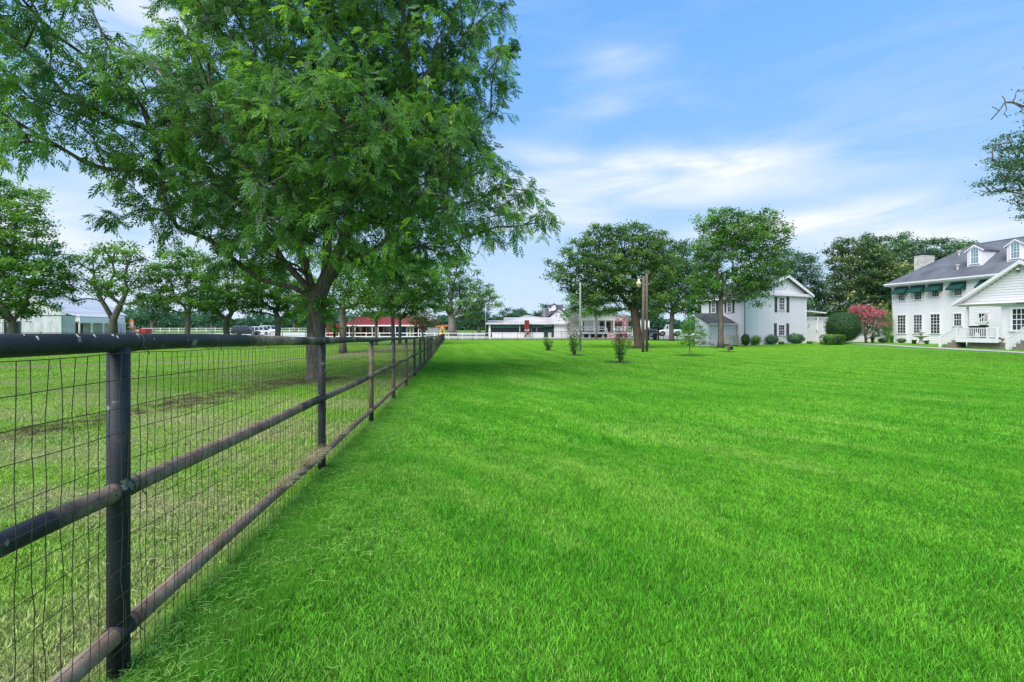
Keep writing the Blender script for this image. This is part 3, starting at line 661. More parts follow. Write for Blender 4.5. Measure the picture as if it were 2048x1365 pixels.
# hero pecan behind the fence
def hero():
    r = random.Random(11); nr = np.random.default_rng(11); D = 15.3; X = (632-CX)/F*D; g = float(gz(X, D))
    root = thing('pecan_tree', 'large spreading pecan tree with forked grey trunk just behind the pipe fence', 'tree', (X, D, g))
    bl = [(560, 130, 15.5, 215), (790, 140, 15.5, 160), (900, 110, 15.3, 118), (880, 250, 15.3, 105), (940, 160, 15.3, 78), (850, 360, 14.8, 165), (960, 400, 15.2, 105), (1040, 440, 15.2, 62),
          (660, 370, 13.6, 195), (480, 400, 14.2, 150), (340, 340, 14.0, 135), (300, 210, 13.2, 110), (430, 210, 13.4, 150), (150, 170, 11.8, 150), (60, 60, 11.2, 150), (60, 240, 11.2, 115), (-60, 180, 11.0, 150),
          (190, 90, 11.6, 70), (130, 310, 11.8, 60), (260, 420, 13.8, 55), (480, 40, 15.0, 120), (700, 10, 15.0, 170), (890, 20, 15.2, 110), (600, -140, 16.0, 230), (820, -160, 16.2, 180), (380, -120, 15.0, 130), (650, 250, 12.4, 140),
          (760, 420, 16.5, 130), (560, 300, 17.5, 200), (750, 250, 18.5, 200), (400, 500, 15, 55), (500, 505, 14.5, 60), (740, 480, 15.5, 60), (-100, -30, 11, 150), (640, -330, 16.4, 170), (580, 560, 15.3, 22), (650, 580, 15.1, 20), (560, 470, 16, 90), (690, 440, 14.6, 80)]
    B = [(P(a, b, d), rr*d/F, rr*d/F*.85, rr*d/F*.92) for (a, b, d, rr) in bl]
    T = sample_targets(B, .80, r, .36)
    keep = []
    for t in T:
        u = CX+F*t.x/t.y; v = HY-F*(t.z-CZ)/t.y
        if 225 < u < 325 and -200 < v < 95: continue                  # the open gap between left bough and crown
        if u < 210 and v > 330: continue
        if u < 440 and v > 455: continue
        if 540 < u < 745 and 455 < v < 640 and t.y < 15.6 and r.random() < .5: continue
        keep.append(t)
    T = keep
    fk = Vector((X+.02, D, CZ+(HY-598)/F*D))
    nodes = [Vector((X, D, g-.15)), Vector((X, D, g+.06)), Vector((X, D, g+.2)), Vector((X, D, g+.5)), Vector((X-.01, D, g+1.2)), Vector((X+.02, D, g+2.0)), fk]; parent = [-1, 0, 1, 2, 3, 4, 5]; fi = 6
    for limb in ([(690, 520, 15.2), (740, 508, 15.0), (800, 455, 15.0), (870, 420, 15.1), (960, 400, 15.2)], [(668, 530, 15.2), (690, 470, 15.1), (700, 410, 15.2), (730, 330, 15.6), (790, 230, 15.6)],
                 [(652, 545, 15.4), (655, 470, 15.8), (640, 380, 16.2), (650, 250, 16.2), (620, 60, 16.2)], [(606, 565, 15.2), (565, 520, 15.0), (520, 450, 14.8), (470, 400, 14.2), (400, 330, 13.7), (300, 260, 13.2)],
                 [(585, 575, 15.1), (520, 560, 14.7), (480, 530, 14.4), (420, 480, 14.1)], [(622, 560, 15.0), (600, 480, 14.2), (580, 400, 13.6), (560, 320, 13.2)], [(615, 550, 15.7), (590, 480, 16.6), (560, 380, 17.2)]):
        last = fi
        for q in limb: nodes.append(P(q[0], q[1], q[2])); parent.append(last); last = len(nodes)-1
    grow(nodes, parent, T, fk, step=.5, k_len=.28, r=r)
    skeleton_mesh(nodes, parent, .007, .285, .50, 'trunk', M['bark'], root, 12, flare=.30)
    # twigs and pinnate leaves
    tw = MB(); A0 = []; Dn = []; Sd = []; Ln = []; Ti = []
    for t in T:
        out_ = (t-fk); out_.z *= .5; out_.normalize(); ct = r.uniform(.05, .85); dist = t.y; dens = 1
        for q in range(6):
            d = (out_*.6+Vector((r.gauss(0, .8), r.gauss(0, .8), r.gauss(0, .75)))).normalized(); L_ = r.uniform(.35, .85); p = t.copy(); pts = [p.copy()]; dd = d.copy()
            for s_ in range(3): dd = (dd+Vector((0, 0, -.12))).normalized(); p = p+dd*L_/3; pts.append(p.copy())
            tw.tube(pts, [.006, .005, .004, .002], 3, False)
            tip = r.random() < .10
            for s_ in range(8):
                f = .12+.88*s_/7; i = min(2, int(f*3)); pos = pts[i].lerp(pts[i+1], f*3-i)
                sv = dd.cross(Vector((0, 0, 1)));
                if sv.length < .1: sv = Vector((1, 0, 0))
                sv.normalize(); sgn = 1 if s_ % 2 else -1
                ld = (dd*r.uniform(.2, .9)+sv*sgn*r.uniform(.2, 1.1)+Vector((r.gauss(0, .35), r.gauss(0, .35), r.uniform(-1.0, .35)))).normalized()
                A0.append(tuple(pos)); Dn.append(tuple(ld)); Ln.append(r.uniform(.18, .33)); Ti.append(min(1, max(0, ct+r.gauss(0, .12)+(0.35 if tip and s_ > 4 else 0))))
    for k in range(80):
        a = r.uniform(0, 6.28); z = fk.z+r.gauss(-.25, .28); p = Vector((fk.x+.27*math.cos(a), fk.y+.27*math.sin(a), z)); A0.append(tuple(p)); Dn.append(tuple(Vector((math.cos(a), math.sin(a), r.uniform(-.7, .8))).normalized())); Ln.append(r.uniform(.25, .45)); Ti.append(r.uniform(.3, 1))
    tw.build('twigs', M['bark'], root)
    A0 = np.array(A0); Dn = np.array(Dn); Ln = np.array(Ln); Ti = np.array(Ti); n = len(A0)
    up = np.tile([0, 0, 1.0], (n, 1))+nr.normal(size=(n, 3))*.7; sd_ = np.cross(Dn, up); sd_ /= np.linalg.norm(sd_, axis=1)[:, None]; nm = np.cross(sd_, Dn)
    VV = []; TT = []
    for k in range(9):                                                # four pairs and a terminal leaflet
        pair = k//2; f = .25+.2*pair if k < 8 else .95; sg = (1 if k % 2 else -1) if k < 8 else 0
        droop = -np.array([[0, 0, 1.0]])*(f*f)*Ln[:, None]*.35
        o_ = A0+Dn*(Ln*f)[:, None]+droop
        l = Ln*(.41 if k < 8 else .46)*nr.uniform(.8, 1.2, n); di = Dn*(.62 if k < 8 else 1)+sd_*sg*.85-np.array([[0, 0, 1.0]])*.22; di /= np.linalg.norm(di, axis=1)[:, None]
        wv = np.cross(di, nm); wv /= np.linalg.norm(wv, axis=1)[:, None]; hw = (l*.195)[:, None]
        VV.append(np.stack([o_, o_+di*(l*.4)[:, None]+wv*hw, o_+di*l[:, None]-np.array([[0, 0, 1.0]])*(l*.15)[:, None], o_+di*(l*.4)[:, None]-wv*hw], 1)); TT.append(np.repeat(np.clip(Ti+nr.normal(size=n)*.05, 0, 1), 4))
    V = np.stack(VV, 0).reshape(-1, 3); q = np.arange(len(V)//4)*4
    mesh_np('crown', V, np.stack([q, q+1, q+2, q+3], 1), M['leaf_hero'], root, tint=np.concatenate(TT))
    print('hero leaves', n, 'targets', len(T))
hero()

GP = 'trees in the paddock left of the fence'
far_tree('pecan_tree', 'pecan with two low forking trunks at the left photo edge', 25, 700, 40, 16, 648,
         [(20, 470, 75, 70), (60, 540, 70, 62), (-40, 520, 70), (0, 600, 70, 38), (90, 590, 40, 28), (-20, 400, 55, 50), (55, 430, 30, 22), (70, 395, 24, 16)], stems=[(8, 610), (40, 612)], per=95, spacing=.95, seed=2, group=GP, size=.13)
far_tree('pecan_tree', 'open limbed pecan with V shaped trunk in front of the white barn', 226, 700, 42, 15, 640,
         [(190, 520, 32, 25), (230, 505, 30, 22), (262, 515, 24, 24), (170, 560, 30, 22), (215, 570, 38, 28), (262, 565, 28, 26), (145, 590, 22, 14), (285, 600, 20, 18), (245, 492, 16, 10)], stems=[(190, 575), (255, 580)], per=80, spacing=.85, seed=3, group=GP, size=.12)
far_tree('pecan_tree', 'round crowned pecan third from the left in front of the white rail fence', 375, 697, 44, 11, 625,
         [(350, 540, 48, 40), (395, 545, 42, 38), (330, 590, 45, 26), (405, 590, 38, 26), (365, 515, 34, 25), (310, 560, 28, 30), (370, 610, 50, 18)], per=95, spacing=.9, seed=4, group=GP, size=.13)
t4 = far_tree('pecan_tree', 'pecan with leafy sprouts on a stout trunk left of the parked black car', 453, 693, 50, 13, 640,
         [(450, 580, 42, 32), (430, 600, 34, 24), (480, 600, 36, 24), (455, 550, 30, 22), (500, 575, 30, 30), (420, 560, 24, 20), (462, 640, 9, 8)], per=95, spacing=.9, seed=5, group=GP, size=.13)
far_tree('pecan_tree', 'low pecan with thick trunk just right of the parked white cars', 556, 690, 53, 12, 640,
         [(545, 590, 50, 36), (500, 600, 40, 30), (590, 600, 42, 32), (550, 555, 40, 30), (575, 635, 14, 12), (520, 560, 35, 30), (615, 580, 35, 35)], per=95, spacing=.95, seed=6, group=GP, size=.14)
far_tree('pecan_tree', 'grey trunked pecan seen right behind the large pecan trunk', 686, 707, 35, 15, 615,
         [(690, 560, 60, 45), (650, 580, 50, 30), (735, 570, 50, 42), (700, 520, 55, 35), (770, 540, 40, 36), (720, 600, 48, 16)], per=95, spacing=.85, seed=7, group=GP, size=.11)
far_tree('pecan_tree', 'slim dark trunked pecan in front of the red roof, left of the pair', 752, 690, 52, 7, 640,
         [(760, 590, 38, 34), (735, 600, 30, 24), (785, 585, 32, 34), (765, 550, 34, 26), (755, 630, 26, 12)], leaf='leaf_mid', per=90, spacing=.9, seed=8, group=GP, size=.13)
far_tree('pecan_tree', 'left one of two neighbouring pecans before the blue part of the store', 786, 689, 55, 8, 635,
         [(800, 570, 44, 40), (780, 600, 34, 24), (830, 590, 36, 30), (810, 530, 40, 30), (845, 560, 30, 36)], per=90, spacing=.9, seed=9, group=GP, size=.13)
far_tree('pecan_tree', 'right one of two neighbouring pecans before the blue part of the store', 800, 688, 58, 7, 640,
         [(830, 600, 38, 26), (855, 590, 30, 36), (845, 545, 34, 36), (812, 625, 26, 14)], per=90, spacing=.95, seed=10, group=GP, size=.14)
far_tree('small_tree', 'small reddish leaved tree in front of the store porch left of the orange canopy', 845, 684, 72, 5, 665,
         [(845, 635, 22, 14), (830, 645, 15, 9), (860, 645, 14, 9)], leaf='leaf_red', per=70, spacing=.7, seed=21, size=.12)
far_tree('small_tree', 'thin multi-stemmed bush tree left of the red roofed porch', 705, 688, 66, 4, 680,
         [(705, 650, 12, 12), (695, 640, 10, 8), (715, 642, 9, 9)], leaf='leaf_red', per=14, spacing=.6, seed=22, size=.09, stems=[(698, 655), (712, 655), (705, 648)])
far_tree('sycamore_tree', 'tall pale trunked tree where the pipe fence meets the iron fence', 904, 677, 92, 15, 640,
         [(900, 580, 46, 45), (880, 560, 30, 35), (930, 600, 40, 34), (905, 535, 28, 20), (965, 590, 30, 26), (950, 560, 20, 16), (985, 605, 18, 13), (875, 610, 22, 18), (935, 630, 30, 12)], bark='bark_pale', stems=[(893, 620), (915, 625), (902, 600)], per=70, spacing=1.4, cr=.95, seed=12, size=.22)
far_tree('oak_tree', 'massive old oak with leaning flared trunk right of the pale utility pole', 1276, 696, 44, 19, 625,
         [(1230, 540, 70, 55), (1180, 510, 52, 44), (1270, 510, 60, 55), (1250, 465, 42, 22), (1130, 545, 32, 24), (1205, 475, 38, 26), (1310, 540, 44, 44), (1150, 575, 26, 20), (1290, 480, 35, 28), (1200, 590, 50, 24), (1270, 595, 40, 20), (1105, 530, 12, 10), (1320, 590, 30, 20), (1170, 600, 30, 22), (1215, 620, 30, 14), (1300, 625, 26, 16)],
         leaf='leaf_oak', bark='bark_oak', per=85, spacing=.78, cr=.58, seed=13, size=.12, stems=[(1240, 590), (1225, 570), (1268, 580)], depth=.8, lean=-.35)
far_tree('tree', 'straight grey trunk tree standing before the white porch cottage', 1192, 678, 84, 5.5, 612,
         [(1170, 585, 26, 20), (1150, 600, 22, 18), (1165, 620, 22, 14), (1200, 595, 26, 18), (1135, 625, 14, 10)], leaf='leaf_light', bark='bark_pale', per=60, spacing=1.1, cr=.8, seed=14, size=.18)
far_tree('tree', 'broad dark green tree with straight trunk in front of the lifted white pickup', 1343, 677, 70, 10, 630,
         [(1350, 560, 62, 44), (1310, 590, 44, 36), (1390, 590, 46, 40), (1340, 510, 42, 28), (1400, 540, 40, 40), (1370, 610, 44, 16), (1325, 480, 22, 12), (1300, 620, 20, 12), (1365, 500, 30, 20)], leaf='leaf_oak', per=85, spacing=1.15, cr=.85, seed=15, size=.17)
far_tree('tree', 'grey trunk tree behind the pair of wooden poles', 1286, 675, 86, 8, 630,
         [(1290, 600, 34, 26), (1310, 620, 22, 14), (1270, 610, 20, 18)], leaf='leaf_dark', bark='bark_pale', per=60, spacing=1.3, cr=.9, seed=16, size=.2)
far_tree('pecan_tree', 'tall airy pecan with slender trunk in front of the white two storey cottage', 1441, 694, 45, 12, 612,
         [(1480, 480, 56, 44), (1430, 500, 44, 38), (1530, 500, 40, 50), (1450, 440, 44, 22), (1520, 445, 36, 22), (1410, 450, 22, 16), (1420, 560, 36, 40), (1500, 560, 52, 36), (1545, 470, 30, 26), (1560, 540, 22, 24), (1395, 590, 22, 20), (1510, 605, 14, 14), (1560, 490, 14, 12), (1490, 590, 26, 14)],
         leaf='leaf_mid', bark='bark_far', per=74, spacing=.74, cr=.60, seed=17, size=.12, stems=None, depth=.85)
far_tree('young_tree', 'young sapling with pale stem left of the white cottage shed', 1379, 713, 31, 2.6, 672,
         [(1384, 660, 20, 20), (1370, 668, 16, 14), (1400, 670, 14, 12), (1384, 638, 10, 14), (1380, 685, 18, 7), (1405, 684, 8, 6)], leaf='leaf_light', bark='bark_pale', per=42, spacing=.30, cr=.24, seed=18, size=.055)
far_tree('evergreen_tree', 'dark tree filling the gap right of the white cottage gable', 1600, 684, 66, 8, 640,
         [(1590, 540, 44, 36), (1570, 560, 40, 40), (1612, 580, 36, 40), (1600, 620, 44, 34), (1640, 625, 22, 20), (1575, 520, 22, 14)], leaf='leaf_dark', per=120, spacing=1.15, cr=.8, seed=19, size=.15)
far_tree('magnolia_tree', 'broad magnolia with yellowish tipped leaves behind the pink crepe myrtle', 1720, 683, 66, 12, 640,
         [(1720, 540, 60, 52), (1680, 590, 46, 40), (1760, 560, 52, 56), (1700, 500, 40, 30), (1750, 620, 60, 30), (1660, 620, 26, 24), (1735, 490, 34, 20), (1790, 600, 40, 50)], leaf='leaf_magnolia', per=120, spacing=1.15, cr=.8, seed=20, size=.17)
far_tree('live_oak_tree', 'wide live oak rising behind the main house chimney', 1850, 682, 80, 14, 620,
         [(1790, 510, 50, 36), (1850, 510, 50, 30), (1905, 510, 45, 24), (1820, 550, 60, 50), (1885, 545, 60, 40), (1770, 560, 40, 50), (1925, 495, 22, 14), (1800, 480, 26, 12)], leaf='leaf_dark', per=110, spacing=1.4, cr=.95, seed=23, size=.19)
for k, (x_, D_, sc_, lb) in enumerate([(1010, 150, 1.0, 'far tree beyond the long low shed roof, left one'), (1040, 165, 1.05, 'far tree beyond the long low shed roof, right one')]):
    if k == 0: ft = far_tree('far_tree', lb, x_, 668, D_, 6, 655, [(1008, 633, 18, 16), (995, 643, 16, 12), (1022, 640, 16, 14)], leaf='leaf_haze', per=60, spacing=1.6, cr=1.2, seed=30, size=.3, group='trees beyond the sheds')
    else: copy_tree(ft, lb, x_, D_, 1.7, sc_)
copy_tree(ft, 'far tree beside the cupola roof behind the sheds', 1095, 150, 3.0, 1.15)
copy_tree(ft, 'far tree behind the red roofed store seen between trunks', 640, 190, .8, 1.5)
copy_tree(ft, 'far dark tree behind the white cars left of the big trunk', 590, 170, 2.2, 1.5)
copy_tree(ft, 'far tree right of the pale trunked tree', 958, 130, 4.1, 1.1)
copy_tree(ft, 'far tree in the car park between the pecans', 425, 180, 5.1, 1.5)
copy_tree(ft, 'far tree behind the far white rail fence near the barn end', 305, 175, 5.9, 1.6)
copy_tree(ft, 'far tree seen past the tail of the lifted pickup', 1420, 160, 3.9, 1.2)
# distant wood on the horizon
nr = np.random.default_rng(5); n = 70000; wx = nr.uniform(-420, 330, n); hh = 8.5+2.2*np.sin(wx*.05)+1.6*np.sin(wx*.17+1)+1.2*np.sin(wx*.43); wyy = nr.uniform(255, 285, n)
wz = gz(wx, wyy)+nr.uniform(0, 1, n)**.8*hh; V, FF = leaf_quads(np.stack([wx, wyy, wz], 1), .4, .8, .7, nr)
tag(mesh_np('distant_wood', V, FF, M['leaf_haze'], tint=np.repeat(np.clip(nr.normal(.35, .2, n)+(wz-CZ)/hh*.25, 0, 1), 4)), 'haze-tinted bluish line of distant woods along the horizon', 'woods', None, 'stuff')
# overhanging bough of a tree right of the frame
def right_bough():
    r = random.Random(3); D = 22.0; X = (2330-CX)/F*D; g = float(gz(X, D))
    root = thing('overhanging_tree', 'sparse small leaved bough reaching in at the right photo edge above the roof', 'tree', (X, D, g))
    rt = .3; B = [(P(2050, 350, 21), 1.5, 1.3, .9), (P(2025, 320, 21), .9, .8, .5), (P(2100, 300, 21.5), 2.2, 2, 1.6), (P(2150, 400, 22), 2.2, 2, 1.3), (P(2180, 180, 22), 2.5, 2, 2), (P(1990, 370, 21), .6, .5, .35)]
    T = sample_targets(B, .5, r); T = [t for t in T if not (CX+F*t.x/t.y < 2060 and HY-F*(t.z-CZ)/t.y < 265)]
    fk = Vector((X, D, g+3)); nodes = [Vector((X, D, g-.1)), Vector((X, D, g+1.5)), fk]; parent = [-1, 0, 1]
    dead = [P(2120, 230, 21.5), P(2060, 218, 21.2), P(2025, 205, 21.1), P(2010, 205, 21.0), P(1998, 222, 21), P(1982, 240, 21)]; last = 2
    for q in [P(2290, 300, 22)]+dead: nodes.append(q); parent.append(last); last = len(nodes)-1
    for (a, b) in (((2025, 205), (2032, 185)), ((2032, 185), (2055, 178)), ((2010, 205), (2004, 192)), ((1998, 222), (1984, 214)), ((2015, 212), (2008, 228)), ((2008, 228), (2014, 236)), ((2045, 212), (2042, 225))):
        q = P(a[0], a[1], 21); j = min(range(len(nodes)), key=lambda i: (nodes[i]-q).length); nodes.append(P((a[0]+b[0])/2+2, (a[1]+b[1])/2, 21)); parent.append(j); nodes.append(P(b[0], b[1], 21)); parent.append(len(nodes)-2)
    grow(nodes, parent, T, fk, step=.35, r=r); skeleton_mesh(nodes, parent, .009, rt, .6, 'trunk', M['bark_far'], root, 7, flare=.3)
    nr = np.random.default_rng(3); cs = []; ti = []
    for t in T:
        k = 62; v = nr.normal(size=(k, 3))*np.array([.24, .24, .07]); cs.append(v+np.array(t)); ti.append(np.clip(nr.normal(.4, .25, k), 0, 1))
    V, FF = leaf_quads(np.concatenate(cs), .5, .055, .5, nr); mesh_np('crown', V, FF, M['leaf_dark'], root, tint=np.repeat(np.concatenate(ti), 4))
right_bough()

# ------------------------------------------------------------------ building helpers
def poly_boards(root, fr, n, z0, z1, spanf, exposure, mt, thick=.045):
    """clapboards: each board its own object; spanf(z) -> (u0, u1) or None"""
    z = z0; cache = {}
    while z < z1-.04:
        h = min(exposure, z1-z); sp = spanf(z+h*.5)
        if sp and sp[1]-sp[0] > .1:
            key = (round(sp[0], 3), round(sp[1], 3), round(h, 3))
            if key in cache:
                o, zz = cache[key]; c = inst(o, root); c.location = (0, 0, z-zz)
            else:
                mb = MB(); mb.nz(fr, [(n, z-.01), (n+thick, z-.01), (n+.008, z+h), (n, z+h)], sp[0], sp[1]); o = mb.build('siding_board', mt, root); cache[key] = (o, z)
        z += exposure
def window(root, fr, u0, u1, z0, z1, n, cols, rows, split=True, frame_w=.09, glass='glass', arch=False, label=None, bar=.022):
    d = .07; mb = MB()
    mb.fbox(fr, u0-frame_w, u0, n, n+d, z0, z1); mb.fbox(fr, u1, u1+frame_w, n, n+d, z0, z1); mb.fbox(fr, u0-frame_w-.03, u1+frame_w+.03, n, n+d+.035, z0-frame_w, z0)
    if not arch: mb.fbox(fr, u0-frame_w-.01, u1+frame_w+.01, n, n+d+.01, z1, z1+frame_w*1.1)
    else:
        uc = (u0+u1)/2; r = (u1-u0)/2; k = 14
        for i in range(k):
            a = math.pi*i/k; b = math.pi*(i+1)/k; R = r+frame_w
            mb.uz(fr, [(uc+r*math.cos(a), z1+r*math.sin(a)), (uc+R*math.cos(a), z1+R*math.sin(a)), (uc+R*math.cos(b), z1+R*math.sin(b)), (uc+r*math.cos(b), z1+r*math.sin(b))], n, n+d)
    w_ = mb.build('window', M['white'], root, label=label)
    g = MB()
    if arch: g.uz(fr, [(u0, z0), (u1, z0)]+[((u0+u1)/2+(u1-u0)/2*math.cos(math.pi*i/14), z1+(u1-u0)/2*math.sin(math.pi*i/14)) for i in range(15)], n+.015, n+.025)
    else: g.fbox(fr, u0, u1, n+.015, n+.025, z0, z1)
    g.build('pane', M[glass], w_)
    b = MB()
    for c in range(1, cols): u = u0+(u1-u0)*c/cols; b.fbox(fr, u-bar/2, u+bar/2, n+.0255, n+.045, z0, z1+(.8*(u1-u0)/2 if arch else 0))
    for c in range(1, rows):
        if split and c == rows//2: continue
        z = z0+(z1-z0)*c/rows; b.fbox(fr, u0, u1, n+.026, n+.043, z-bar/2, z+bar/2)
    if split: z = z0+(z1-z0)*(rows//2)/rows; b.fbox(fr, u0, u1, n+.026, n+.055, z-.03, z+.03)
    b.fbox(fr, u0, u0+.03, n+.0262, n+.05, z0, z1); b.fbox(fr, u1-.03, u1, n+.0262, n+.05, z0, z1)
    b.build('glazing_bars', M['white'], w_)
    return w_
def shutter(root, fr, u0, u1, z0, z1, n):
    mb = MB(); mb.fbox(fr, u0, u0+.05, n, n+.045, z0, z1); mb.fbox(fr, u1-.05, u1, n, n+.045, z0, z1)
    for z in (z0, (z0+z1)/2-.03, z1-.06): mb.fbox(fr, u0+.05, u1-.05, n, n+.043, z, z+.06)
    z = z0+.06
    while z < z1-.07: mb.nz(fr, [(n+.005, z), (n+.03, z), (n+.012, z+.07), (n+.005, z+.07)], u0+.05, u1-.05); z += .075
    mb.build('shutter', M['shutter'], root)
def gutter_pipe(root, pts, r=.05, m='white', name='downpipe'):
    mb = MB(); mb.tube(pts, r, 8); mb.build(name, M[m], root, True)

# ------------------------------------------------------------------ white cottage (small two storey house)
def cottage():
    FR_ = Frame(29.1, 52, .914, .406); u0, u1 = -4.74, 5.2
    Cn = FR_.W(u0, 0, 0); SD = Frame(Cn.x, Cn.y, .406, -.914)        # side face: u runs from far (negative) to the corner (0)
    g = float(gz(29, 52)); root = thing('white_cottage', 'white clapboard two storey cottage with dark shutters and round gable vent', 'house', (29.1, 52, g))
    za = CZ+3.8; rz = CZ+5.95; sdz = CZ+3.4; ru = 1.57; depth = 5.9
    mb = MB(); mb.uz(FR_, [(u0, g-.3), (u1, g-.3), (u1, za), (ru, rz-.12), (u0, sdz)], -depth, 0); mb.build('wall', M['white'], root)
    poly_boards(root, FR_, .0, g+.25, CZ+3.62, lambda z: (u0, u1) if z < sdz else (u0+(z-sdz)/.39, u1), .21, M['siding'])
    poly_boards(root, FR_, .0, CZ+3.95, rz-.2, lambda z: (max(-2.5, ru-(rz-z)/.39+.15), ru+(rz-z)/.5-.15), .21, M['siding'])
    poly_boards(root, SD, .0, g+.25, sdz-.05, lambda z: (-depth, 0), .21, M['siding'])
    mb = MB(); mb.fbox(FR_, u0-.035, u1+.035, -.05, .035, g-.3, g+.24); mb.fbox(SD, -depth, .0, -.05, .03, g-.3, g+.24); mb.build('skirt', M['foundation'] if False else M['white'], root)
    # corner boards, frieze, rakes
    mb = MB(); mb.fbox(FR_, u0-.04, u0+.08, -.1, .05, g, sdz); mb.fbox(FR_, u1-.1, u1+.04, -.1, .05, g, za); mb.fbox(FR_, -2.82, -2.7, .03, .04, g, CZ+3.6); mb.build('corner_board', M['white'], root)
    mb = MB(); mb.fbox(FR_, -2.9, u1+.55, .0, .38, CZ+3.66, CZ+3.95); mb.build('frieze', M['white'], root)
    mb = MB(); mb.uz(FR_, [(u1+.62, CZ+3.68), (u1+.62, CZ+3.94), (ru, rz+.16), (ru, rz-.16)], -depth-.3, .42); mb.build('right_roof', M['shingle_dark'], root, label='dark shingled right roof slope')
    mb = MB(); mb.uz(FR_, [(u1+.68, CZ+3.60), (u1+.68, CZ+3.90), (ru, rz+.10), (ru, rz-.24)], .42, .50)
    mb.uz(FR_, [(-2.76, CZ+4.1), (-2.76, CZ+4.38), (ru, rz+.10), (ru, rz-.24)], .42, .50); mb.build('rake_board', M['white'], root)
    mb = MB(); mb.uz(FR_, [(u0-.42, sdz-.16), (u0-.42, sdz+.03), (ru, rz+.16), (ru, rz-.16)], -depth-.3, .42); mb.build('left_roof', M['shingle_dark'], root)
    mb = MB(); mb.fbox(SD, -depth-.3, .45, .43, .53, sdz-.20, sdz-.03); mb.build('gutter', M['white'], root)
    u, z = FR_.hit(1564, 570.5); mb = MB()
    c = FR_.W(u, .03, z); nv = Vector((FR_.n[0], FR_.n[1], 0)); mb.tube([c, c+nv*.03], .29, 20); mb.tube([c+nv*.03, c+nv*.07], [.29, .24], 20); mb.build('round_vent', M['siding'], root)
    def px(fr, xa, xb, ya, yb, n=.03):
        a, z_ = fr.hit(xa, ya, n); b, _ = fr.hit(xb, ya, n); m_ = (xa+xb)/2; return a, b, fr.hit(m_, yb, n)[1], fr.hit(m_, ya, n)[1]
    for (w_, s1, s2) in (((1557.6, 1568.6, 596, 620), (1549, 1554, 594, 625), (1573, 1578, 594, 625)), ((1556.8, 1568.5, 651, 670.5), (1548, 1553, 647, 674), (1572.5, 1577.5, 647, 674))):
        a = px(FR_, *w_); window(root, FR_, *a, .03, 3, 4); 
        for s_ in (s1, s2): shutter(root, FR_, *px(FR_, *s_), .03)
    for (w_, s1, s2) in (((1424, 1431, 605, 625), (1418.5, 1421.5, 602.5, 627), (1433, 1436, 602.5, 627)), ((1455.5, 1463, 602, 624), (1449.5, 1452.5, 599, 626), (1465.5, 1469, 599, 626))):
        a = px(SD, *w_); window(root, SD, *a, .03, 2, 4)
        for s_ in (s1, s2): shutter(root, SD, *px(SD, *s_), .03)
    a = FR_.W(u0-.09, .09, 0); gutter_pipe(root, [(a.x, a.y, g+.1), (a.x, a.y, sdz-.3), (a.x-.15, a.y-.1, sdz-.1)], .055, 'metal_grey')
    # lean-to shed on the side
    sh = thing('garden_shed', 'small white lean-to shed with dark roof on the left side of the cottage', 'shed', (22.5, 50.2, g))
    A = Frame(20.69, 49.4, .914, .406); W_ = 3.95; D_ = 1.9; zf = CZ+.56; zb = CZ+1.55
    LF = Frame(20.69-.406*D_, 49.4+.914*D_, .406, -.914)
    mb = MB(); mb.nz(A, [(0, g-.1), (0, zf), (-D_, zb), (-D_, g-.1)], 0, W_); mb.build('wall', M['white'], sh)
    poly_boards(sh, A, 0, g+.1, zf-.08, lambda z: (0, W_), .19, M['siding'])
    poly_boards(sh, LF, 0, g+.1, zb-.1, lambda z: (0 if z < zf else 0, D_ if z < zf else D_*(1-(z-zf)/(zb-zf))), .19, M['siding'])
    mb = MB(); mb.nz(A, [(.25, zf-.06), (.25, zf+.03), (-D_-.12, zb+.16), (-D_-.12, zb+.04)], -.2, W_-.1); mb.build('roof', M['shingle_dark'], sh)
    mb = MB(); mb.fbox(A, -.2, W_-.1, .252, .30, zf-.13, zf+.02); mb.fbox(A, -.03, .07, .03, .045, g, zf-.05); mb.build('fascia', M['white'], sh)
    a = A.W(1.0, .12, g); mb = MB(); mb.tube([(a.x-1.1, a.y-.5, g+.05), (a.x-1.0, a.y-.45, g+.22), (a.x-.8, a.y-.4, g+.2), (a.x-.7, a.y-.36, g+.05)], .03, 6); mb.tube([(a.x-.45, a.y-.2, g), (a.x-.45, a.y-.2, g+.2)], .04, 6); mb.build('drain_pipe', M['black_metal'], sh)
    # utility cabinet
    u_, z_ = A.hit(1449, 680, .5); cb_ = thing('air_conditioning_unit', 'beige boxed utility unit with slatted end beside the cottage shed', 'utility unit', tuple(A.W(u_+1, .6, g)))
    ub = A.hit(1470, 680, .5)[0]; um = A.hit(1458, 680, .5)[0]
    mb = MB(); mb.fbox(A, u_, um, .3, 1.0, g, g+1.05); mb.build('cabinet', M['beige'], cb_)
    mb = MB(); mb.fbox(A, u_+.25, u_+.7, 1.003, 1.012, g+.66, g+.75); mb.build('label_plate', M['metal_grey'], cb_)
    mb = MB()
    uu = um+.02
    while uu < ub: mb.fbox(A, uu, uu+.05, .93, .99, g+.02, g+1.03); uu += .11
    mb.fbox(A, um+.01, ub, .30, .92, g, g+.98); mb.build('slatted_guard', M['beige'], cb_)
    # plank gate fence to the right
    gt = thing('plank_gate_wall', 'white plank garden gate and screen with lattice top right of the cottage', 'gate', tuple(FR_.W(7, -.3, g)))
    G = Frame(FR_.W(u1+.05, -.25, 0).x, FR_.W(u1+.05, -.25, 0).y, .914, .406)
    def hx(x): return G.hit(x, 650)[0]
    ut = hx(1655); zt = CZ+.95; zl = CZ+1.32; p0 = None; uu = 0.06; ha = .19
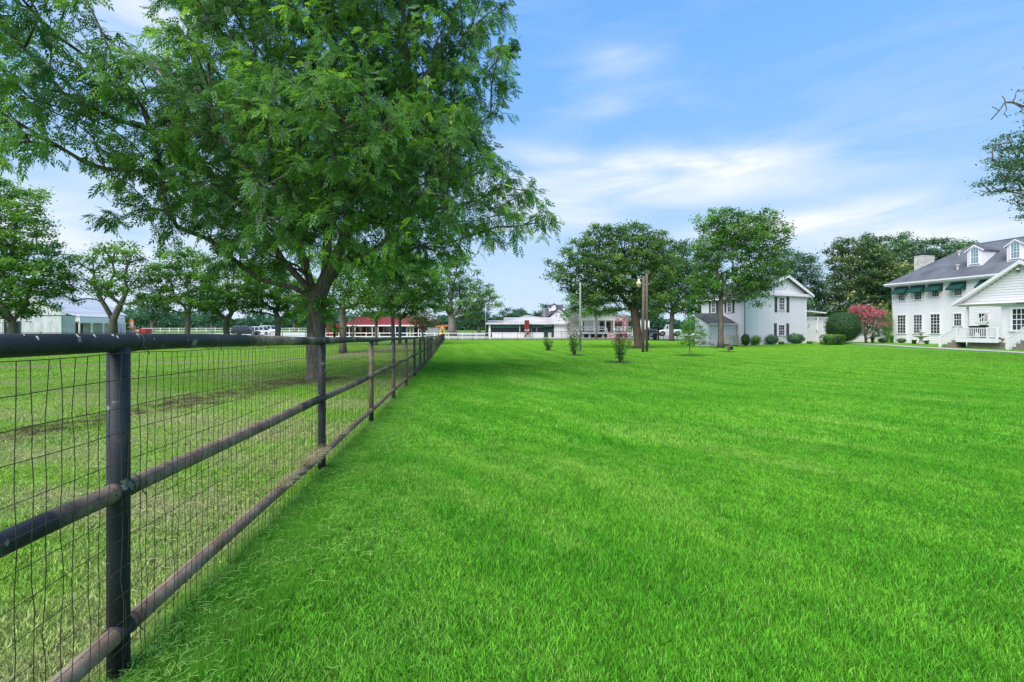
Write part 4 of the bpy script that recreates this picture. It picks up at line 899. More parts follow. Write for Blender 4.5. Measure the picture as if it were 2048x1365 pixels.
    while uu < ut+4.5:
        zz = zt if not (hx(1614.5) < uu < hx(1633)) else zt-.35
        if p0 is None: mb = MB(); mb.fbox(G, uu, uu+ha-.02, 0, .025, g+.05, zt); p0 = mb.build('plank', M['white'], gt); pu = uu
        else:
            c = inst(p0, gt); d = Vector((G.u[0], G.u[1], 0))*(uu-pu); c.location = d
            if zz < zt: c.scale = (1, 1, 1)
        uu += ha
    for (a, b) in ((0, hx(1634)), (hx(1636), ut)):
        mb = MB(); mb.fbox(G, a, b, .03, .08, zt, zt+.07); mb.fbox(G, a, b, .03, .08, zl, zl+.07); mb.fbox(G, a, a+.06, .03, .08, zt+.07, zl); mb.fbox(G, b-.06, b, .03, .08, zt+.07, zl)
        k = int((b-a)/.16)
        for i in range(-2, k+1):
            x0 = a+i*.16; h = zl-zt
            for s_ in (1, -1):
                q0 = (x0, zt+.07) if s_ > 0 else (x0, zl); q1 = (x0+h, zl) if s_ > 0 else (x0+h, zt+.07)
                if q0[0] < a or q1[0] > b: continue
                mb.uz(G, [q0, (q0[0]+.035, q0[1]), (q1[0]+.035, q1[1]), q1], .045+.012*(s_ > 0), .055+.012*(s_ > 0))
        mb.build('lattice', M['white'], gt)
    mb = MB(); mb.fbox(G, hx(1615), hx(1633), .03, .06, g+.25, g+.37); mb.fbox(G, hx(1615), hx(1633), .03, .06, zt-.35, zt-.25); mb.fbox(G, hx(1634)-.02, hx(1634)+.1, .02, .1, g, zl+.07); mb.build('gate_rail', M['white'], gt)
    mb = MB(); c = G.W(hx(1632.5), .09, CZ-.55); mb.tube([c, c+Vector((0, 0, .3)), c+Vector((-.12, 0, .42))], .025, 6); c = G.W(hx(1614), .09, CZ+.25); mb.tube([c, c+Vector((.2, .05, .22)), c+Vector((.22, .08, -.1))], .022, 6); mb.build('latch', M['black_metal'], gt)
    cr_ = thing('lean_to_roof', 'low white edged lean-to roof behind the lattice gate', 'roof', tuple(FR_.W(7, -1.5, CZ+1.5)))
    mb = MB(); mb.uz(G, [(-.0, CZ+2.05), (0, CZ+2.2), (4.6, CZ+1.98), (4.6, CZ+1.83)], -3.2, -.35); mb.build('roof_deck', M['white'], cr_)
    mb = MB(); mb.fbox(G, .0, 4.4, -3.1, -3.0, g, CZ+1.8); mb.build('back_wall', M['screen'], cr_)
cottage()

# white board screen between gate and main house
A0_ = Frame(38.0, 55.3, 44.4-38.0, 56.0-55.3); g = float(gz(40, 55))
sc = thing('board_wall', 'white vertical board wall behind the pink crepe myrtle', 'wall', (40, 55.5, g)); uu = 0; p0 = None
while uu < 6.3:
    if p0 is None: mb = MB(); mb.fbox(A0_, 0, .23, 0, .03, g+.02, CZ+1.0); p0 = mb.build('plank', M['white'], sc)
    else: inst(p0, sc, tuple(Vector((A0_.u[0], A0_.u[1], 0))*uu))
    uu += .245
mb = MB(); mb.fbox(A0_, -.05, 6.4, -.05, .06, CZ+1.0, CZ+1.08); mb.build('cap_rail', M['white'], sc)

# ------------------------------------------------------------------ main house
def main_house():
    ux, uy = .194, -.981; ni = (.981, .194)
    E = Frame(43.6, 54.9, ux, uy)                                   # eave line; outward n = (-.981,-.194)
    o_ = E.W(.45, -.5, 0); Wf = Frame(o_.x, o_.y, ux, uy); g = float(gz(44, 50)); Ltot = 19.0; ze = CZ+5.2
    root = thing('main_house', 'large white clapboard house with grey shingled roof, green awnings and two arched dormers', 'house', (o_.x, o_.y, g))
    Lw = Ltot-.9; W_ = 9.6
    mb = MB(); mb.fbox(Wf, 0, Lw, -W_, 0, g-.3, ze-.15); mb.build('wall', M['white'], root)
    poly_boards(root, Wf, 0, g+.35, ze-.35, lambda z: (0, Lw), .22, M['siding'])
    BF = Frame(Wf.W(0, -W_, 0).x, Wf.W(0, -W_, 0).y, *[-c for c in Wf.n]); BF = Frame(Wf.W(0, -W_, 0).x, Wf.W(0, -W_, 0).y, -Wf.n[0]*-1, -Wf.n[1]*-1)
    mb = MB(); mb.fbox(Wf, -.03, Lw, .0, .03, g-.3, g+.33); mb.fbox(Wf, -.04, .1, -.1, .045, g+.3, ze-.3); mb.build('trim', M['white'], root)
    # roof: hip with ridge at inset 5.25
    rw = 5.25; rz = CZ+9.08; T = lambda s, a, z: E.W(s, -a, z)
    a0 = T(0, 0, ze); b0 = T(Ltot, 0, ze); c0 = T(Ltot, 2*rw, ze); d0 = T(0, 2*rw, ze); r0 = T(rw, rw, rz); r1 = T(Ltot-rw, rw, rz)
    mb = MB(); mb.add([a0, b0, c0, d0, r0, r1], [(0, 1, 5, 4), (1, 2, 5), (2, 3, 4, 5), (3, 0, 4), (3, 2, 1, 0)]); rf = mb.build('roof', M['shingle'], root)
    mb = MB(); mb.fbox(E, -.05, Ltot, -.0, .07, ze-.30, ze-.02); mb.fbox(E, -.05, Ltot, .07, .19, ze-.16, ze+.0); mb.fbox(E, -.07, -.0, -2*rw, .07, ze-.30, ze-.02); mb.build('gutter', M['white'], root)
    mb = MB(); mb.fbox(E, .0, Ltot, -.55, -.0, ze-.30, ze-.26); mb.build('soffit', M['white'], root)
    mb = MB(); mb.tube([r0, r1], .07, 6); mb.tube([a0, r0], .05, 6); mb.build('ridge_cap', M['shingle'], root)
    a = Wf.W(.12, .1, 0); gutter_pipe(root, [(a.x, a.y, g+.1), (a.x, a.y, ze-.55), E.W(.2, .1, ze-.2)], .045)
    def px(xa, xb, ya, yb, n=.03):
        a, _ = Wf.hit(xa, ya, n); b, _ = Wf.hit(xb, ya, n); m_ = (xa+xb)/2; return a, b, Wf.hit(m_, yb, n)[1], Wf.hit(m_, ya, n)[1]
    def z6(xa, xb, ya, yb): return (1720+xa/4.875, 1720+xb/4.875, 440+ya/4.875, 440+yb/4.875)
    for q in ((378, 442, 690, 788), (535, 603, 680, 778), (708, 773, 668, 748), (925, 997, 650, 735)): window(root, Wf, *px(*z6(*q)), .03, 3, 4, split=False)
    for q in ((368, 447, 932, 1105), (525, 607, 930, 1103), (690, 780, 922, 1108)): window(root, Wf, *px(*z6(*q)), .03, 3, 6, bar=.03)
    window(root, Wf, *px(*z6(918, 992, 917, 1032)), .03, 3, 4); window(root, Wf, *px(*z6(1158, 1248, 915, 992)), .03, 3, 2, split=False)
    # awnings
    for (xa, xb) in ((378, 442), (535, 603), (708, 773), (925, 997), (1215, 1290)):
        a, b, _, _ = px(*z6(xa, xb, 700, 750)); a -= .36; b += .36; zt = ze-.42; zb = zt-.68; pr_ = .80
        mb = MB(); mb.add([Wf.W(a, .035, zt), Wf.W(b, .035, zt), Wf.W(b, pr_, zb), Wf.W(a, pr_, zb), Wf.W(a, .035, zb), Wf.W(b, .035, zb), Wf.W(a, pr_, zb-.16), Wf.W(b, pr_, zb-.16), Wf.W(a, .035, zb-.10), Wf.W(b, .035, zb-.10)],
                          [(0, 1, 2, 3), (0, 3, 4), (1, 5, 2), (3, 2, 7, 6), (4, 3, 6, 8), (5, 9, 7, 2)])
        mb.build('awning', M['awning'], root)
    # dormers: face plane set back on the roof slope
    sl_ = (rz-ze)/rw
    def dormer(xl, xr, yb_, yapex, label):
        s_ = 5.0; a = 1.5
        for _ in range(60):
            fr = Frame(E.W(0, -a, 0).x, E.W(0, -a, 0).y, ux, uy); s_, z = fr.hit(xl, yb_); a = .5*a+.5*max(.3, (z-ze)/sl_)
        fr = Frame(E.W(0, -a, 0).x, E.W(0, -a, 0).y, ux, uy); s0, zb = fr.hit(xl, yb_); s1, _ = fr.hit(xr, yb_); zb = ze+sl_*a; sm = (s0+s1)/2
        zt = fr.hit((xl+xr)/2, yapex)[1]; hw = (s1-s0)/2; zs = zt-hw*.72; d_ = MB(); back = (zt-zb)/sl_+.2
        d_.uz(fr, [(s0, zb-.05), (s1, zb-.05), (s1, zs), (sm, zt-.02), (s0, zs)], -back, 0); dm = d_.build('dormer', M['white'], root, label=label)
        mb = MB(); e = .16
        mb.uz(fr, [(s0-e, zs-.13), (s0-e, zs-.03), (sm, zt+.10), (sm, zt)], -back-.1, .1); mb.uz(fr, [(s1+e, zs-.13), (s1+e, zs-.03), (sm, zt+.10), (sm, zt)], -back-.1, .1); mb.build('dormer_roof', M['shingle'], dm)
        mb = MB(); mb.uz(fr, [(s0-e-.02, zs-.17), (s0-e-.02, zs-.05), (sm, zt+.08), (sm, zt-.06)], .1, .14); mb.uz(fr, [(s1+e+.02, zs-.17), (s1+e+.02, zs-.05), (sm, zt+.08), (sm, zt-.06)], .1, .14); mb.build('dormer_rake', M['white'], dm)
        w = hw*.50; zw0 = zb+.28; zw1 = zs-w*.25
        window(root, fr, sm-w, sm+w, zw0, zw1, .004, 3, 4, arch=True, glass='glass_light')
    dormer(1934.3, 1965.5, 534.3, 491.5, 'left arched dormer'); dormer(2013.5, 2049, 524.5, 480, 'right arched dormer')
    # roof vents
    for (x, y) in ((1918, 511), (1915, 539)):
        a = 2.0
        for _ in range(60):
            fr = Frame(E.W(0, -a, 0).x, E.W(0, -a, 0).y, ux, uy); s_, z = fr.hit(x, y); a = .5*a+.5*max(.2, (z-ze)/sl_)
        p = E.W(s_, -a, ze+sl_*a); mb = MB(); mb.tube([p-Vector((0, 0, .1)), p+Vector((0, 0, .42))], .09, 10); mb.tube([p+Vector((0, 0, .38)), p+Vector((0, 0, .5))], .17, 10); mb.build('roof_vent', M['beige'], root)
    # chimney beyond the far hip, pale stone
    u_ = Frame(E.W(-0.6, 0, 0).x, E.W(-.6, 0, 0).y, .981, .194); a, zt = u_.hit(1841, 510); b, _ = u_.hit(1867, 510); ch = MB(); ch.fbox(u_, a, b, -.75, .1, g, zt); c_ = ch.build('chimney', M['stone'], root)
    rr = random.Random(4); zz = CZ+5.3
    bp = MB()
    while zz < zt-.2:
        u = a
        while u < b-.1:
            wd = min(rr.uniform(.3, .6), b-u); bp.fbox(u_, u+.015, u+wd-.015, .1, .1+rr.uniform(.02, .05), zz+.012, zz+.21); u += wd
        zz += .225
    bp.build('facing_stones', M['stone'], c_)
    mb = MB(); mb.fbox(u_, a-.08, b+.08, -.83, .2, zt, zt+.10); mb.fbox(u_, a+.15, b-.15, -.7, 0, zt+.12, zt+.2); mb.build('chimney_cap', M['black_metal'], c_)
    # ---- projecting gabled wing
    G = Frame(36.5, 38.9, ux, uy); ea = CZ+2.0; ap = CZ+5.04; sm = 4.42; back = 8.6; w0 = 0.4
    uw = G.hit(1995, 640)[0]; L2 = 8.84
    mb = MB(); mb.uz(G, [(uw, g-.2), (L2-.4, g-.2), (L2-.4, ea-.0), (uw, ea)], -back, -.45); mb.build('wing_wall', M['white'], root)
    mb = MB(); mb.uz(G, [(w0-.1, ea+.06), (L2-.3, ea+.06), (sm, ap-.2)], -back, -.45); mb.build('wing_gable', M['white'], root)
    poly_boards(root, G, -.45, g+.55, ea-.25, lambda z: (uw, L2-.4), .2, M['siding']); sp = (ap-ea)/sm
    poly_boards(root, G, -.45, ea+.2, ap-.3, lambda z: (sm-(ap-.1-z)/sp+.15, sm+(ap-.1-z)/sp-.15), .2, M['siding'])
    mb = MB(); mb.fbox(G, .1, L2-.1, -.46, -.36, ea-.22, ea+.12); mb.fbox(G, uw-.02, uw+.16, -.6, -.40, g+.5, ea-.2); mb.build('wing_trim', M['white'], root)
    mb = MB(); mb.uz(G, [(-.05, ea-.02), (-.05, ea+.10), (sm, ap+.06), (sm, ap-.06)], -back, 0); mb.uz(G, [(L2+.05, ea-.02), (L2+.05, ea+.10), (sm, ap+.06), (sm, ap-.06)], -back, 0); mb.build('wing_roof', M['shingle_dark'], root)
    mb = MB(); mb.uz(G, [(-.1, ea-.16), (-.1, ea+.07), (sm, ap+.03), (sm, ap-.24)], .0, .07); mb.uz(G, [(L2+.1, ea-.16), (L2+.1, ea+.07), (sm, ap+.03), (sm, ap-.24)], .0, .07)
    mb.fbox(G, 0, L2, -.36, -.0, ea-.06, ea-.02); mb.build('wing_rake', M['white'], root)
    mb = MB(); mb.uz(G, [(.0, ea-.10), (.0, ea-.03), (sm, ap-.07), (sm, ap-.14)], -.45, 0); mb.uz(G, [(L2, ea-.10), (L2, ea-.03), (sm, ap-.07), (sm, ap-.14)], -.45, 0); mb.build('wing_soffit', M['white'], root)
    n = -.42; a, z1 = G.hit(2025, 619, n); b = G.hit(2062, 619, n)[0]; z0 = G.hit(2035, 660, n)[1]; window(root, G, a, b, z0, z1, n, 4, 4, frame_w=.14, bar=.035)
    mb = MB(); c = G.W(G.hit(2040, 541, n)[0], -.38, 0); zc = G.hit(2040, 541, n)[1]; mb.tube([(c.x, c.y, zc+.12), (c.x-.12, c.y, zc+.1)], .04, 8); sc_ = mb.build('security_camera', M['white'], root)
    mb = MB(); mb.lathe((c.x-.13, c.y, zc), [(.02, -.10), (.09, -.07), (.12, 0)]); mb.build('camera_dome', M['black_metal'], sc_, True)
    mb = MB(); mb.lathe((c.x-.13, c.y, zc), [(.13, 0), (.12, .12), (.03, .17)]); mb.build('camera_housing', M['white'], sc_, True)
    u_ = G.hit(2040, 608, n)[0]; mb = MB(); c = G.W(u_, -.33, ea+.05); mb.fbox(G, u_-.1, u_+.5, -.36, -.2, ea-.12, ea-.04); mb.build('wall_light', M['black_metal'], root)
    # porch recess: floor, ceiling, post, rails
    fz = G.hit(1950, 676.5, -.45)[1]; up = G.hit(1934, 650, -.5)[0]
    dk = MB(); ul = G.hit(1911, 680)[0]; dk.fbox(G, ul, uw+.2, -back+1.0, -.05, fz-.05, fz); d_ = dk.build('porch_deck', M['brown_wood'], root)
    mb = MB(); mb.fbox(G, ul, uw+.03, -.05, .0, fz-.34, fz-.0); mb.build('deck_fascia', M['white'], d_)
    mb = MB(); mb.fbox(G, ul+.6, uw+.2, -2.5, -.35, g, fz-.34); mb.build('deck_underside', M['foundation'], d_)
    mb = MB(); mb.fbox(G, up-.06, up+.06, -.62, -.5, fz, ea-.15); mb.build('porch_post', M['white'], root)
    mb = MB(); mb.fbox(G, .2, uw, -back+.6, -.45, ea-.12, ea-.04); mb.build('porch_ceiling', M['white'], root)
    hr = .82; um_ = G.hit(1974, 660)[0]; bl = None
    mb = MB(); mb.fbox(G, ul+.05, uw, -.12, -.03, fz+hr-.06, fz+hr); mb.fbox(G, ul+.05, uw, -.10, -.05, fz+.08, fz+.14); mb.build('hand_rail', M['white'], d_)
    for u in (ul+.05, um_, uw-.08): mb = MB(); mb.fbox(G, u-.06, u+.06, -.14, -.01, fz-.3, fz+hr+.05); mb.build('rail_post', M['white'], d_)
    u = ul+.2
    while u < uw-.15:
        if abs(u-um_) > .1:
            if bl is None: mb = MB(); mb.fbox(G, u-.022, u+.022, -.095, -.05, fz+.14, fz+hr-.06); bl = mb.build('baluster', M['white'], d_); bu = u
            else: inst(bl, d_, tuple(Vector((ux, uy, 0))*(u-bu)))
        u += .145
    # steps down to the left with sloped rail, and the steps at the far right
    def steps(x0, ztop, run, n_, wd, nn, dirn):
        st = MB(); h = (ztop-g)/n_
        for i in range(n_):
            a_ = x0+dirn*run*i; b_ = x0+dirn*run*(i+1); st.fbox(G, min(a_, b_), max(a_, b_), nn-wd, nn, g-.05, ztop-h*(i+1)+.02)
        st.build('steps', M['foundation'], root)
        e = x0+dirn*run*n_
        for q in (nn-.04,):
            rl = MB(); rl.uz(G, [(x0, ztop+hr-.04), (x0, ztop+hr+.03), (e, g+hr+.06), (e, g+hr-.01)], q-.05, q+.03); rl.uz(G, [(x0, ztop+.08), (x0, ztop+.14), (e, g+.2), (e, g+.14)], q-.035, q+.015); rl.build('stair_rail', M['white'], root)
            rl = MB(); rl.fbox(G, e-.06, e+.06, q-.07, q+.06, g-.02, g+hr+.12); rl.build('newel_post', M['white'], root)
            for i in range(1, 9):
                f = i/9; u = x0+(e-x0)*f; zb = ztop+(g-ztop)*f; rl = MB(); rl.fbox(G, u-.02, u+.02, q-.03, q+.01, zb+.12, zb+hr-.0); rl.build('baluster', M['white'], root)
    steps(ul, fz, .30, 4, 1.1, .0, -1)
    u3 = G.hit(2050, 650, .9)[0]; steps(u3, fz+.1, .24, 4, 1.2, .95, -1)
    # inner stair rail rising behind the porch
    mb = MB()
    for q in (0, .8): mb.uz(Wf, [(4, 0), (4, 0)], 0, 0) if False else None
    a = Wf.hit(1950, 645, 1.2); b = Wf.hit(1985, 622, 1.2)
    mb.uz(Wf, [(a[0], a[1]), (a[0], a[1]+.08), (b[0], b[1]+.08), (b[0], b[1])], 1.15, 1.22); mb.uz(Wf, [(a[0], a[1]-.75), (a[0], a[1]-.68), (b[0], b[1]-.68), (b[0], b[1]-.75)], 1.15, 1.22)
    for i in range(9):
        f = i/8; u = a[0]+(b[0]-a[0])*f; z = a[1]+(b[1]-a[1])*f; mb.fbox(Wf, u-.02, u+.02, 1.16, 1.21, z-.75, z)
    mb.build('inner_stair_rail', M['white'], root)
    # grill under cover on the deck
    q0 = G.hit(1940, 660, -.9)[0]; q1 = G.hit(1972, 660, -.9)[0]; c = G.W((q0+q1)/2, -.9, fz); gr = thing('barbecue_grill', 'black covered barbecue grill on the white railed porch', 'grill', tuple(c))
    w2 = (q1-q0)/2; qm = (q0+q1)/2
    mb = MB(); mb.uz(G, [(qm-w2, fz+.62), (qm+w2, fz+.62), (qm+w2*1.0, fz+.95), (qm+w2*.8, fz+1.06), (qm+w2*.45, fz+1.06), (qm+w2*.35, fz+.98), (qm-w2, fz+.98)], -1.2, -.7); mb.build('hood_cover', M['black_cover'], gr)
    mb = MB(); mb.fbox(G, qm-w2*.85, qm+w2*.9, -1.15, -.75, fz+.03, fz+.62); mb.build('cabinet', M['black_cover'], gr)
    mb = MB(); mb.lathe(tuple(G.W(qm+w2*.3, -.55, fz)), [(.13, 0), (.15, .1), (.15, .3), (.08, .4), (.04, .45)]); mb.build('gas_bottle', M['white'], gr, True)
main_house()
# fountain
D_ = 47.8; x_ = (1842-CX)/F*D_; gg = float(gz(x_, D_)); fo = thing('garden_fountain', 'two tiered grey stone fountain in front of the main house windows', 'fountain', (x_, D_, gg))
mb = MB(); mb.lathe((x_, D_, gg), [(.34, 0), (.34, .1), (.16, .2), (.13, .55), (.2, .66)]); mb.build('pedestal', M['concrete'], fo, True)
mb = MB(); mb.lathe((x_, D_, gg), [(.2, .66), (.6, .78), (.68, .86), (.62, .86), (.4, .80), (.05, .78)], 28); mb.build('basin', M['concrete'], fo, True)
mb = MB(); mb.lathe((x_, D_, gg), [(.1, .78), (.08, 1.05), (.3, 1.16), (.34, 1.22), (.1, 1.2), (.06, 1.35), (.10, 1.42), (.03, 1.55)], 20); mb.build('upper_bowl', M['concrete'], fo, True)

# ------------------------------------------------------------------ far buildings
def shed_box(root, fr, u0, u1, n0, z0, z1, m, name='wall'): mb = MB(); mb.fbox(fr, u0, u1, n0, 0, z0, z1); return mb.build(name, m, root)
def barn():
    D = 84.0; s = D/F; Fb = Frame((60-CX)*s, D, 1, 0); X0 = lambda x: (x-60)*s; Z = lambda y: CZ+(HY-y)*s; g = float(gz(-78, D))
    root = thing('white_barn', 'weathered white wooden barn with tin roof and side porch behind the left pecans', 'barn', (Fb.o[0], D, g))
    xl, xr, xa = X0(-5), X0(131), X0(64); ze = Z(627); zr = Z(590)
    # gable front of vertical boards
    p0 = None; u = xl; wd = .30; k = 0
    while u < xr-.05:
        zt = min(zr, ze+(zr-ze)*max(0, 1-abs(u+wd/2-xa)/(xr-xa))); z0 = Z(643) if (X0(5) < u < X0(40)) else g
        mb = MB(); q = .02*(k % 2); mb.fbox(Fb, u+.01, u+wd-.01, -.04, q+.01, z0, zt); mb.build('board', M['white_old'], root); u += wd; k += 1
    mb = MB(); mb.uz(Fb, [(xl, g), (xr, g), (xr, ze), (xa, zr-.05), (xl, ze)], -.3, -.05); mb.build('gable_wall', M['white_old'], root)
    mb = MB(); mb.fbox(Fb, X0(5), X0(40), -.045, -.02, g, Z(643)); mb.build('opening_shade', M['screen'], root)  # flat dark panel, shade inside the opening put in as colour
    for a in (8, 16, 24, 32): mb = MB(); mb.fbox(Fb, X0(a)-.05, X0(a)+.05, .0, .1, g, Z(643)); mb.build('arch_post', M['white_old'], root)
    # roofs: main gable running back to the right, lower porch roof
    du, dv = X0(170), 26
    A = Fb.W(xa, .4, zr+.1); B = Fb.W(xr+.5, .4, ze-.1); A2 = Fb.W(xa-.6, -14, zr+.1); B2 = Fb.W(xr-.4, -14, ze-.1); Cc = Fb.W(xl-.5, .4, ze-.1); C2 = Fb.W(xl-1.5, -14, ze-.1)
    t = Vector((0, 0, .12))
    for q, nm in (((A, B, B2, A2), 'right_roof_slope'), ((Cc, A, A2, C2), 'left_roof_slope')):
        mb = MB(); mb.prism([p+t for p in q], list(q)); mb.build(nm, M['tin'], root)
    mb = MB(); w1 = Fb.W(xr, 0, g); w2 = Fb.W(xr-.9, -14, g); mb.hexa([w1, w2, w2+Vector((-.2, 0, 0)), w1+Vector((-.2, 0, 0))]+[p+Vector((0, 0, ze-g)) for p in (w1, w2, w2+Vector((-.2, 0, 0)), w1+Vector((-.2, 0, 0)))]); mb.build('side_wall', M['white_old'], root)
    e1 = Fb.W(X0(160), .2, Z(634)); e2 = Fb.W(X0(160)+.3, -9.5, Z(634)+.0); b1 = Fb.W(xr+.2, .2, ze-.05); b2 = Fb.W(xr-.1, -9.5, ze-.05)
    mb = MB(); q = (b1, e1, e2, b2); mb.prism([p+Vector((0, 0, .1)) for p in q], list(q)); mb.build('porch_roof', M['tin'], root)
    f1 = Fb.W(X0(160), .1, 0); f2 = Fb.W(X0(160)+.2, -9.5, 0)
    PF = Frame(f1.x, f1.y, f2.x-f1.x, f2.y-f1.y); Lp = (Vector((f2.x, f2.y))-Vector((f1.x, f1.y))).length
    mb = MB(); mb.fbox(PF, 0, Lp, -.05, .05, Z(646), Z(634.5)); mb.build('porch_fascia', M['white'], root)
    mb = MB(); mb.fbox(Fb, xr, X0(160), -.05, .02, Z(644), Z(631)); mb.build('porch_end_boards', M['white_old'], root)
    for i in range(5):
        u = Lp*i/4; mb = MB(); mb.fbox(PF, u-.09, u+.09, -.1, .08, g, Z(646)); mb.uz(PF, [(u, Z(648)), (u+.5, Z(646)), (u-.5, Z(646))], -.03, .03); mb.build('porch_post', M['white'], root)
    mb = MB(); mb.fbox(PF, Lp*.12, Lp*.3, -2.2, -2.1, g, Z(648)); mb.build('stable_door', M['brown_wood'], root)
    mb = MB(); mb.fbox(PF, .2, Lp, -2.4, -2.25, g, Z(640)); mb.build('porch_back_wall', M['white_old'], root)
    tr = thing('grey_trailer', 'pale grey panelled box trailer with teal rim in front of the barn', 'trailer', (X0(82)+Fb.o[0], D-6, g)); s2 = (D-6)/F; T = lambda x, y: ((x-CX)*s2, CZ+(HY-y)*s2)
    mb = MB(); a, zt = T(42, 632); b, _ = T(124, 632); mb.box(a, b, D-6, D-3.6, g+.5, zt); mb.build('box', M['metal_grey'] if False else M['tin'], tr)
    mb = MB(); mb.box(a-.05, b+.05, D-6.06, D-3.55, zt, zt+.12); mb.box(a-.05, a+.05, D-6.06, D-6.01, g+.5, zt); mb.box(b-.05, b+.06, D-6.06, D-6.01, g+.5, zt); mb.build('rim', M['green_trim'], tr)
    for q in (.45, .55): mb = MB(); c = a+(b-a)*q; mb.tube([(c, D-5.9, g+.35), (c, D-5.65, g+.35)], .36, 16); mb.build('wheel', M['tyre'], tr)
barn()
def car(label, x, ybase, D, length, heading, paint, kind='suv', height=1.8, cat='car', name='parked_car', group='vehicles parked beyond the lawn', width=1.9, wheel_r=.36, clear=.25):
    """heading: rotation of the car's +x (front) axis"""
    X = (x-CX)/F*D; g = CZ-(ybase-HY)*D/F; g = max(g, float(gz(X, D))+.03); g = float(gz(X, D))+.045
    root = thing(name, label, cat, (X, D, g), group); root.rotation_euler = (0, 0, heading)
    l = length/2; h = height; w = width/2; c = clear
    bh = h*.56 if kind != 'pickup' else h*.60
    if kind == 'hatch': prof = [(-l, .55, c+.15), (-l*.97, bh, .0), (-l*.5, bh, 0), (l*.35, bh*.98, 0), (l*.9, bh*.80, 0), (l, bh*.55, 0)]; cab = [(-l*.93, -l*.62, l*.12, l*.42)]
    elif kind == 'pickup': prof = None; cab = [(-l*.10, -l*.06, l*.28, l*.42)]
    else: cab = [(-l*.97, -l*.86, l*.22, l*.45)]
    def ring(x, zb, zt, hw, ht):
        return [(x, -hw, zb), (x, -hw*1.0, (zb+zt)/2), (x, -ht, zt), (x, ht, zt), (x, hw, (zb+zt)/2), (x, hw, zb)]
    st = [(-l, c+.22, bh*.82, w*.86, w*.80), (-l*.96, c+.08, bh*.98, w*.96, w*.9), (-l*.6, c, bh, w, w*.94), (0, c, bh, w, w*.94), (l*.42, c, bh*.98, w, w*.93), (l*.82, c+.03, bh*.88, w*.96, w*.86), (l*.97, c+.1, bh*.76, w*.86, w*.76), (l, c+.2, bh*.6, w*.78, w*.7)]
    mb = MB(); vs = []
    for q in st: vs += ring(*q)
    k = 6; mb.add(vs, [(i*k+j, i*k+(j+1) % k, (i+1)*k+(j+1) % k, (i+1)*k+j) for i in range(len(st)-1) for j in range(k)]+[tuple(range(k)), tuple(range((len(st)-1)*k, len(st)*k))])
    body = mb.build('body', paint, root, local=True)
    a0, a1, a2, a3 = cab[0]; ct = h
    mb = MB(); B_ = bh-.02; vs = [(a0, -w*.9, B_), (a3, -w*.9, B_), (a3, w*.9, B_), (a0, w*.9, B_), (a1, -w*.72, ct), (a2, -w*.72, ct), (a2, w*.72, ct), (a1, w*.72, ct)]
    mb.hexa(vs); mb.build('cabin', M['glass'], root, local=True)
    mb = MB(); mb.hexa([(a1-.05, -w*.75, ct-.05), (a2+.08, -w*.75, ct-.05), (a2+.08, w*.75, ct-.05), (a1-.05, w*.75, ct-.05), (a1+.05, -w*.68, ct+.04), (a2-.03, -w*.68, ct+.04), (a2-.03, w*.68, ct+.04), (a1+.05, w*.68, ct+.04)]); mb.build('roof', paint, root, local=True)
    for sy in (-1, 1):
        for f in ((0, .33, .66, 1) if kind != 'pickup' else (0, .5, 1)):
            xb = a0+(a3-a0)*f; xt = a1+(a2-a1)*f; d = .05
            mb = MB(); mb.hexa([(xb-d, sy*w*.91, B_), (xb+d, sy*w*.91, B_), (xb+d, sy*w*.88, B_), (xb-d, sy*w*.88, B_), (xt-d, sy*w*.735, ct), (xt+d, sy*w*.735, ct), (xt+d, sy*w*.70, ct), (xt-d, sy*w*.70, ct)]); mb.build('pillar', paint, root, local=True)
        mb = MB(); mb.box(a3-.35, a3-.15, sy*w*.95-.0, sy*(w*.95+.2), bh+.02, bh+.18); mb.build('mirror', paint, root, local=True)
        for xw in (-l*.60, l*.64):
            mb = MB(); mb.tube([(xw, sy*(w-.22), wheel_r), (xw, sy*(w+.02), wheel_r)], wheel_r, 20); wh = mb.build('wheel', M['tyre'], root, local=True)
            mb = MB(); mb.tube([(xw, sy*(w+.0), wheel_r), (xw, sy*(w+.035), wheel_r)], [wheel_r*.62, wheel_r*.55], 14); mb.build('rim', M['rim'], wh, local=True)
        mb = MB(); mb.box(l*.93, l*.985, sy*w*.45, sy*w*.72, bh*.62, bh*.78); mb.build('headlight', M['glass_light'], root, local=True)
        mb = MB(); mb.box(-l*1.0, -l*.95, sy*w*.62, sy*w*.85, bh*.62, bh*.9); mb.build('tail_light', M['red_paint'], root, local=True)
    if kind == 'pickup':
        mb = MB(); mb.box(-l*.92, -l*.14, -w*.78, w*.78, bh-.02, bh+.015); mb.build('truck_bed', M['black_cover'], root, local=True)
    return root
car('black full size off-road car with roof rack parked between the left pecans', 492, 671, 100, 5.4, .12, M['car_black'], height=1.95)
car('white car half hidden behind the black parked one', 524, 669, 104, 4.9, -.1, M['car_white'], height=1.75)
car('white car farthest right and farthest back of the three under the pecans', 540, 666, 116, 5.2, -.2, M['car_white'], height=1.9)
car('silver pickup parked beside the red trailer and the feather flag', 243, 667, 100, 5.0, math.pi+.3, M['car_grey'], height=1.75, kind='pickup', cat='pickup')
car('silver grey compact car behind the oak trunk and the wooden poles', 1294, 670, 90, 4.3, math.pi+.1, M['car_grey'], 'hatch', 1.5)
car('lifted white pickup with big black tyres on the drive by the fence', 1339, 668, 95, 4.6, math.pi-.15, M['car_white'], 'pickup', 2.25, cat='pickup', wheel_r=.52, clear=.62)

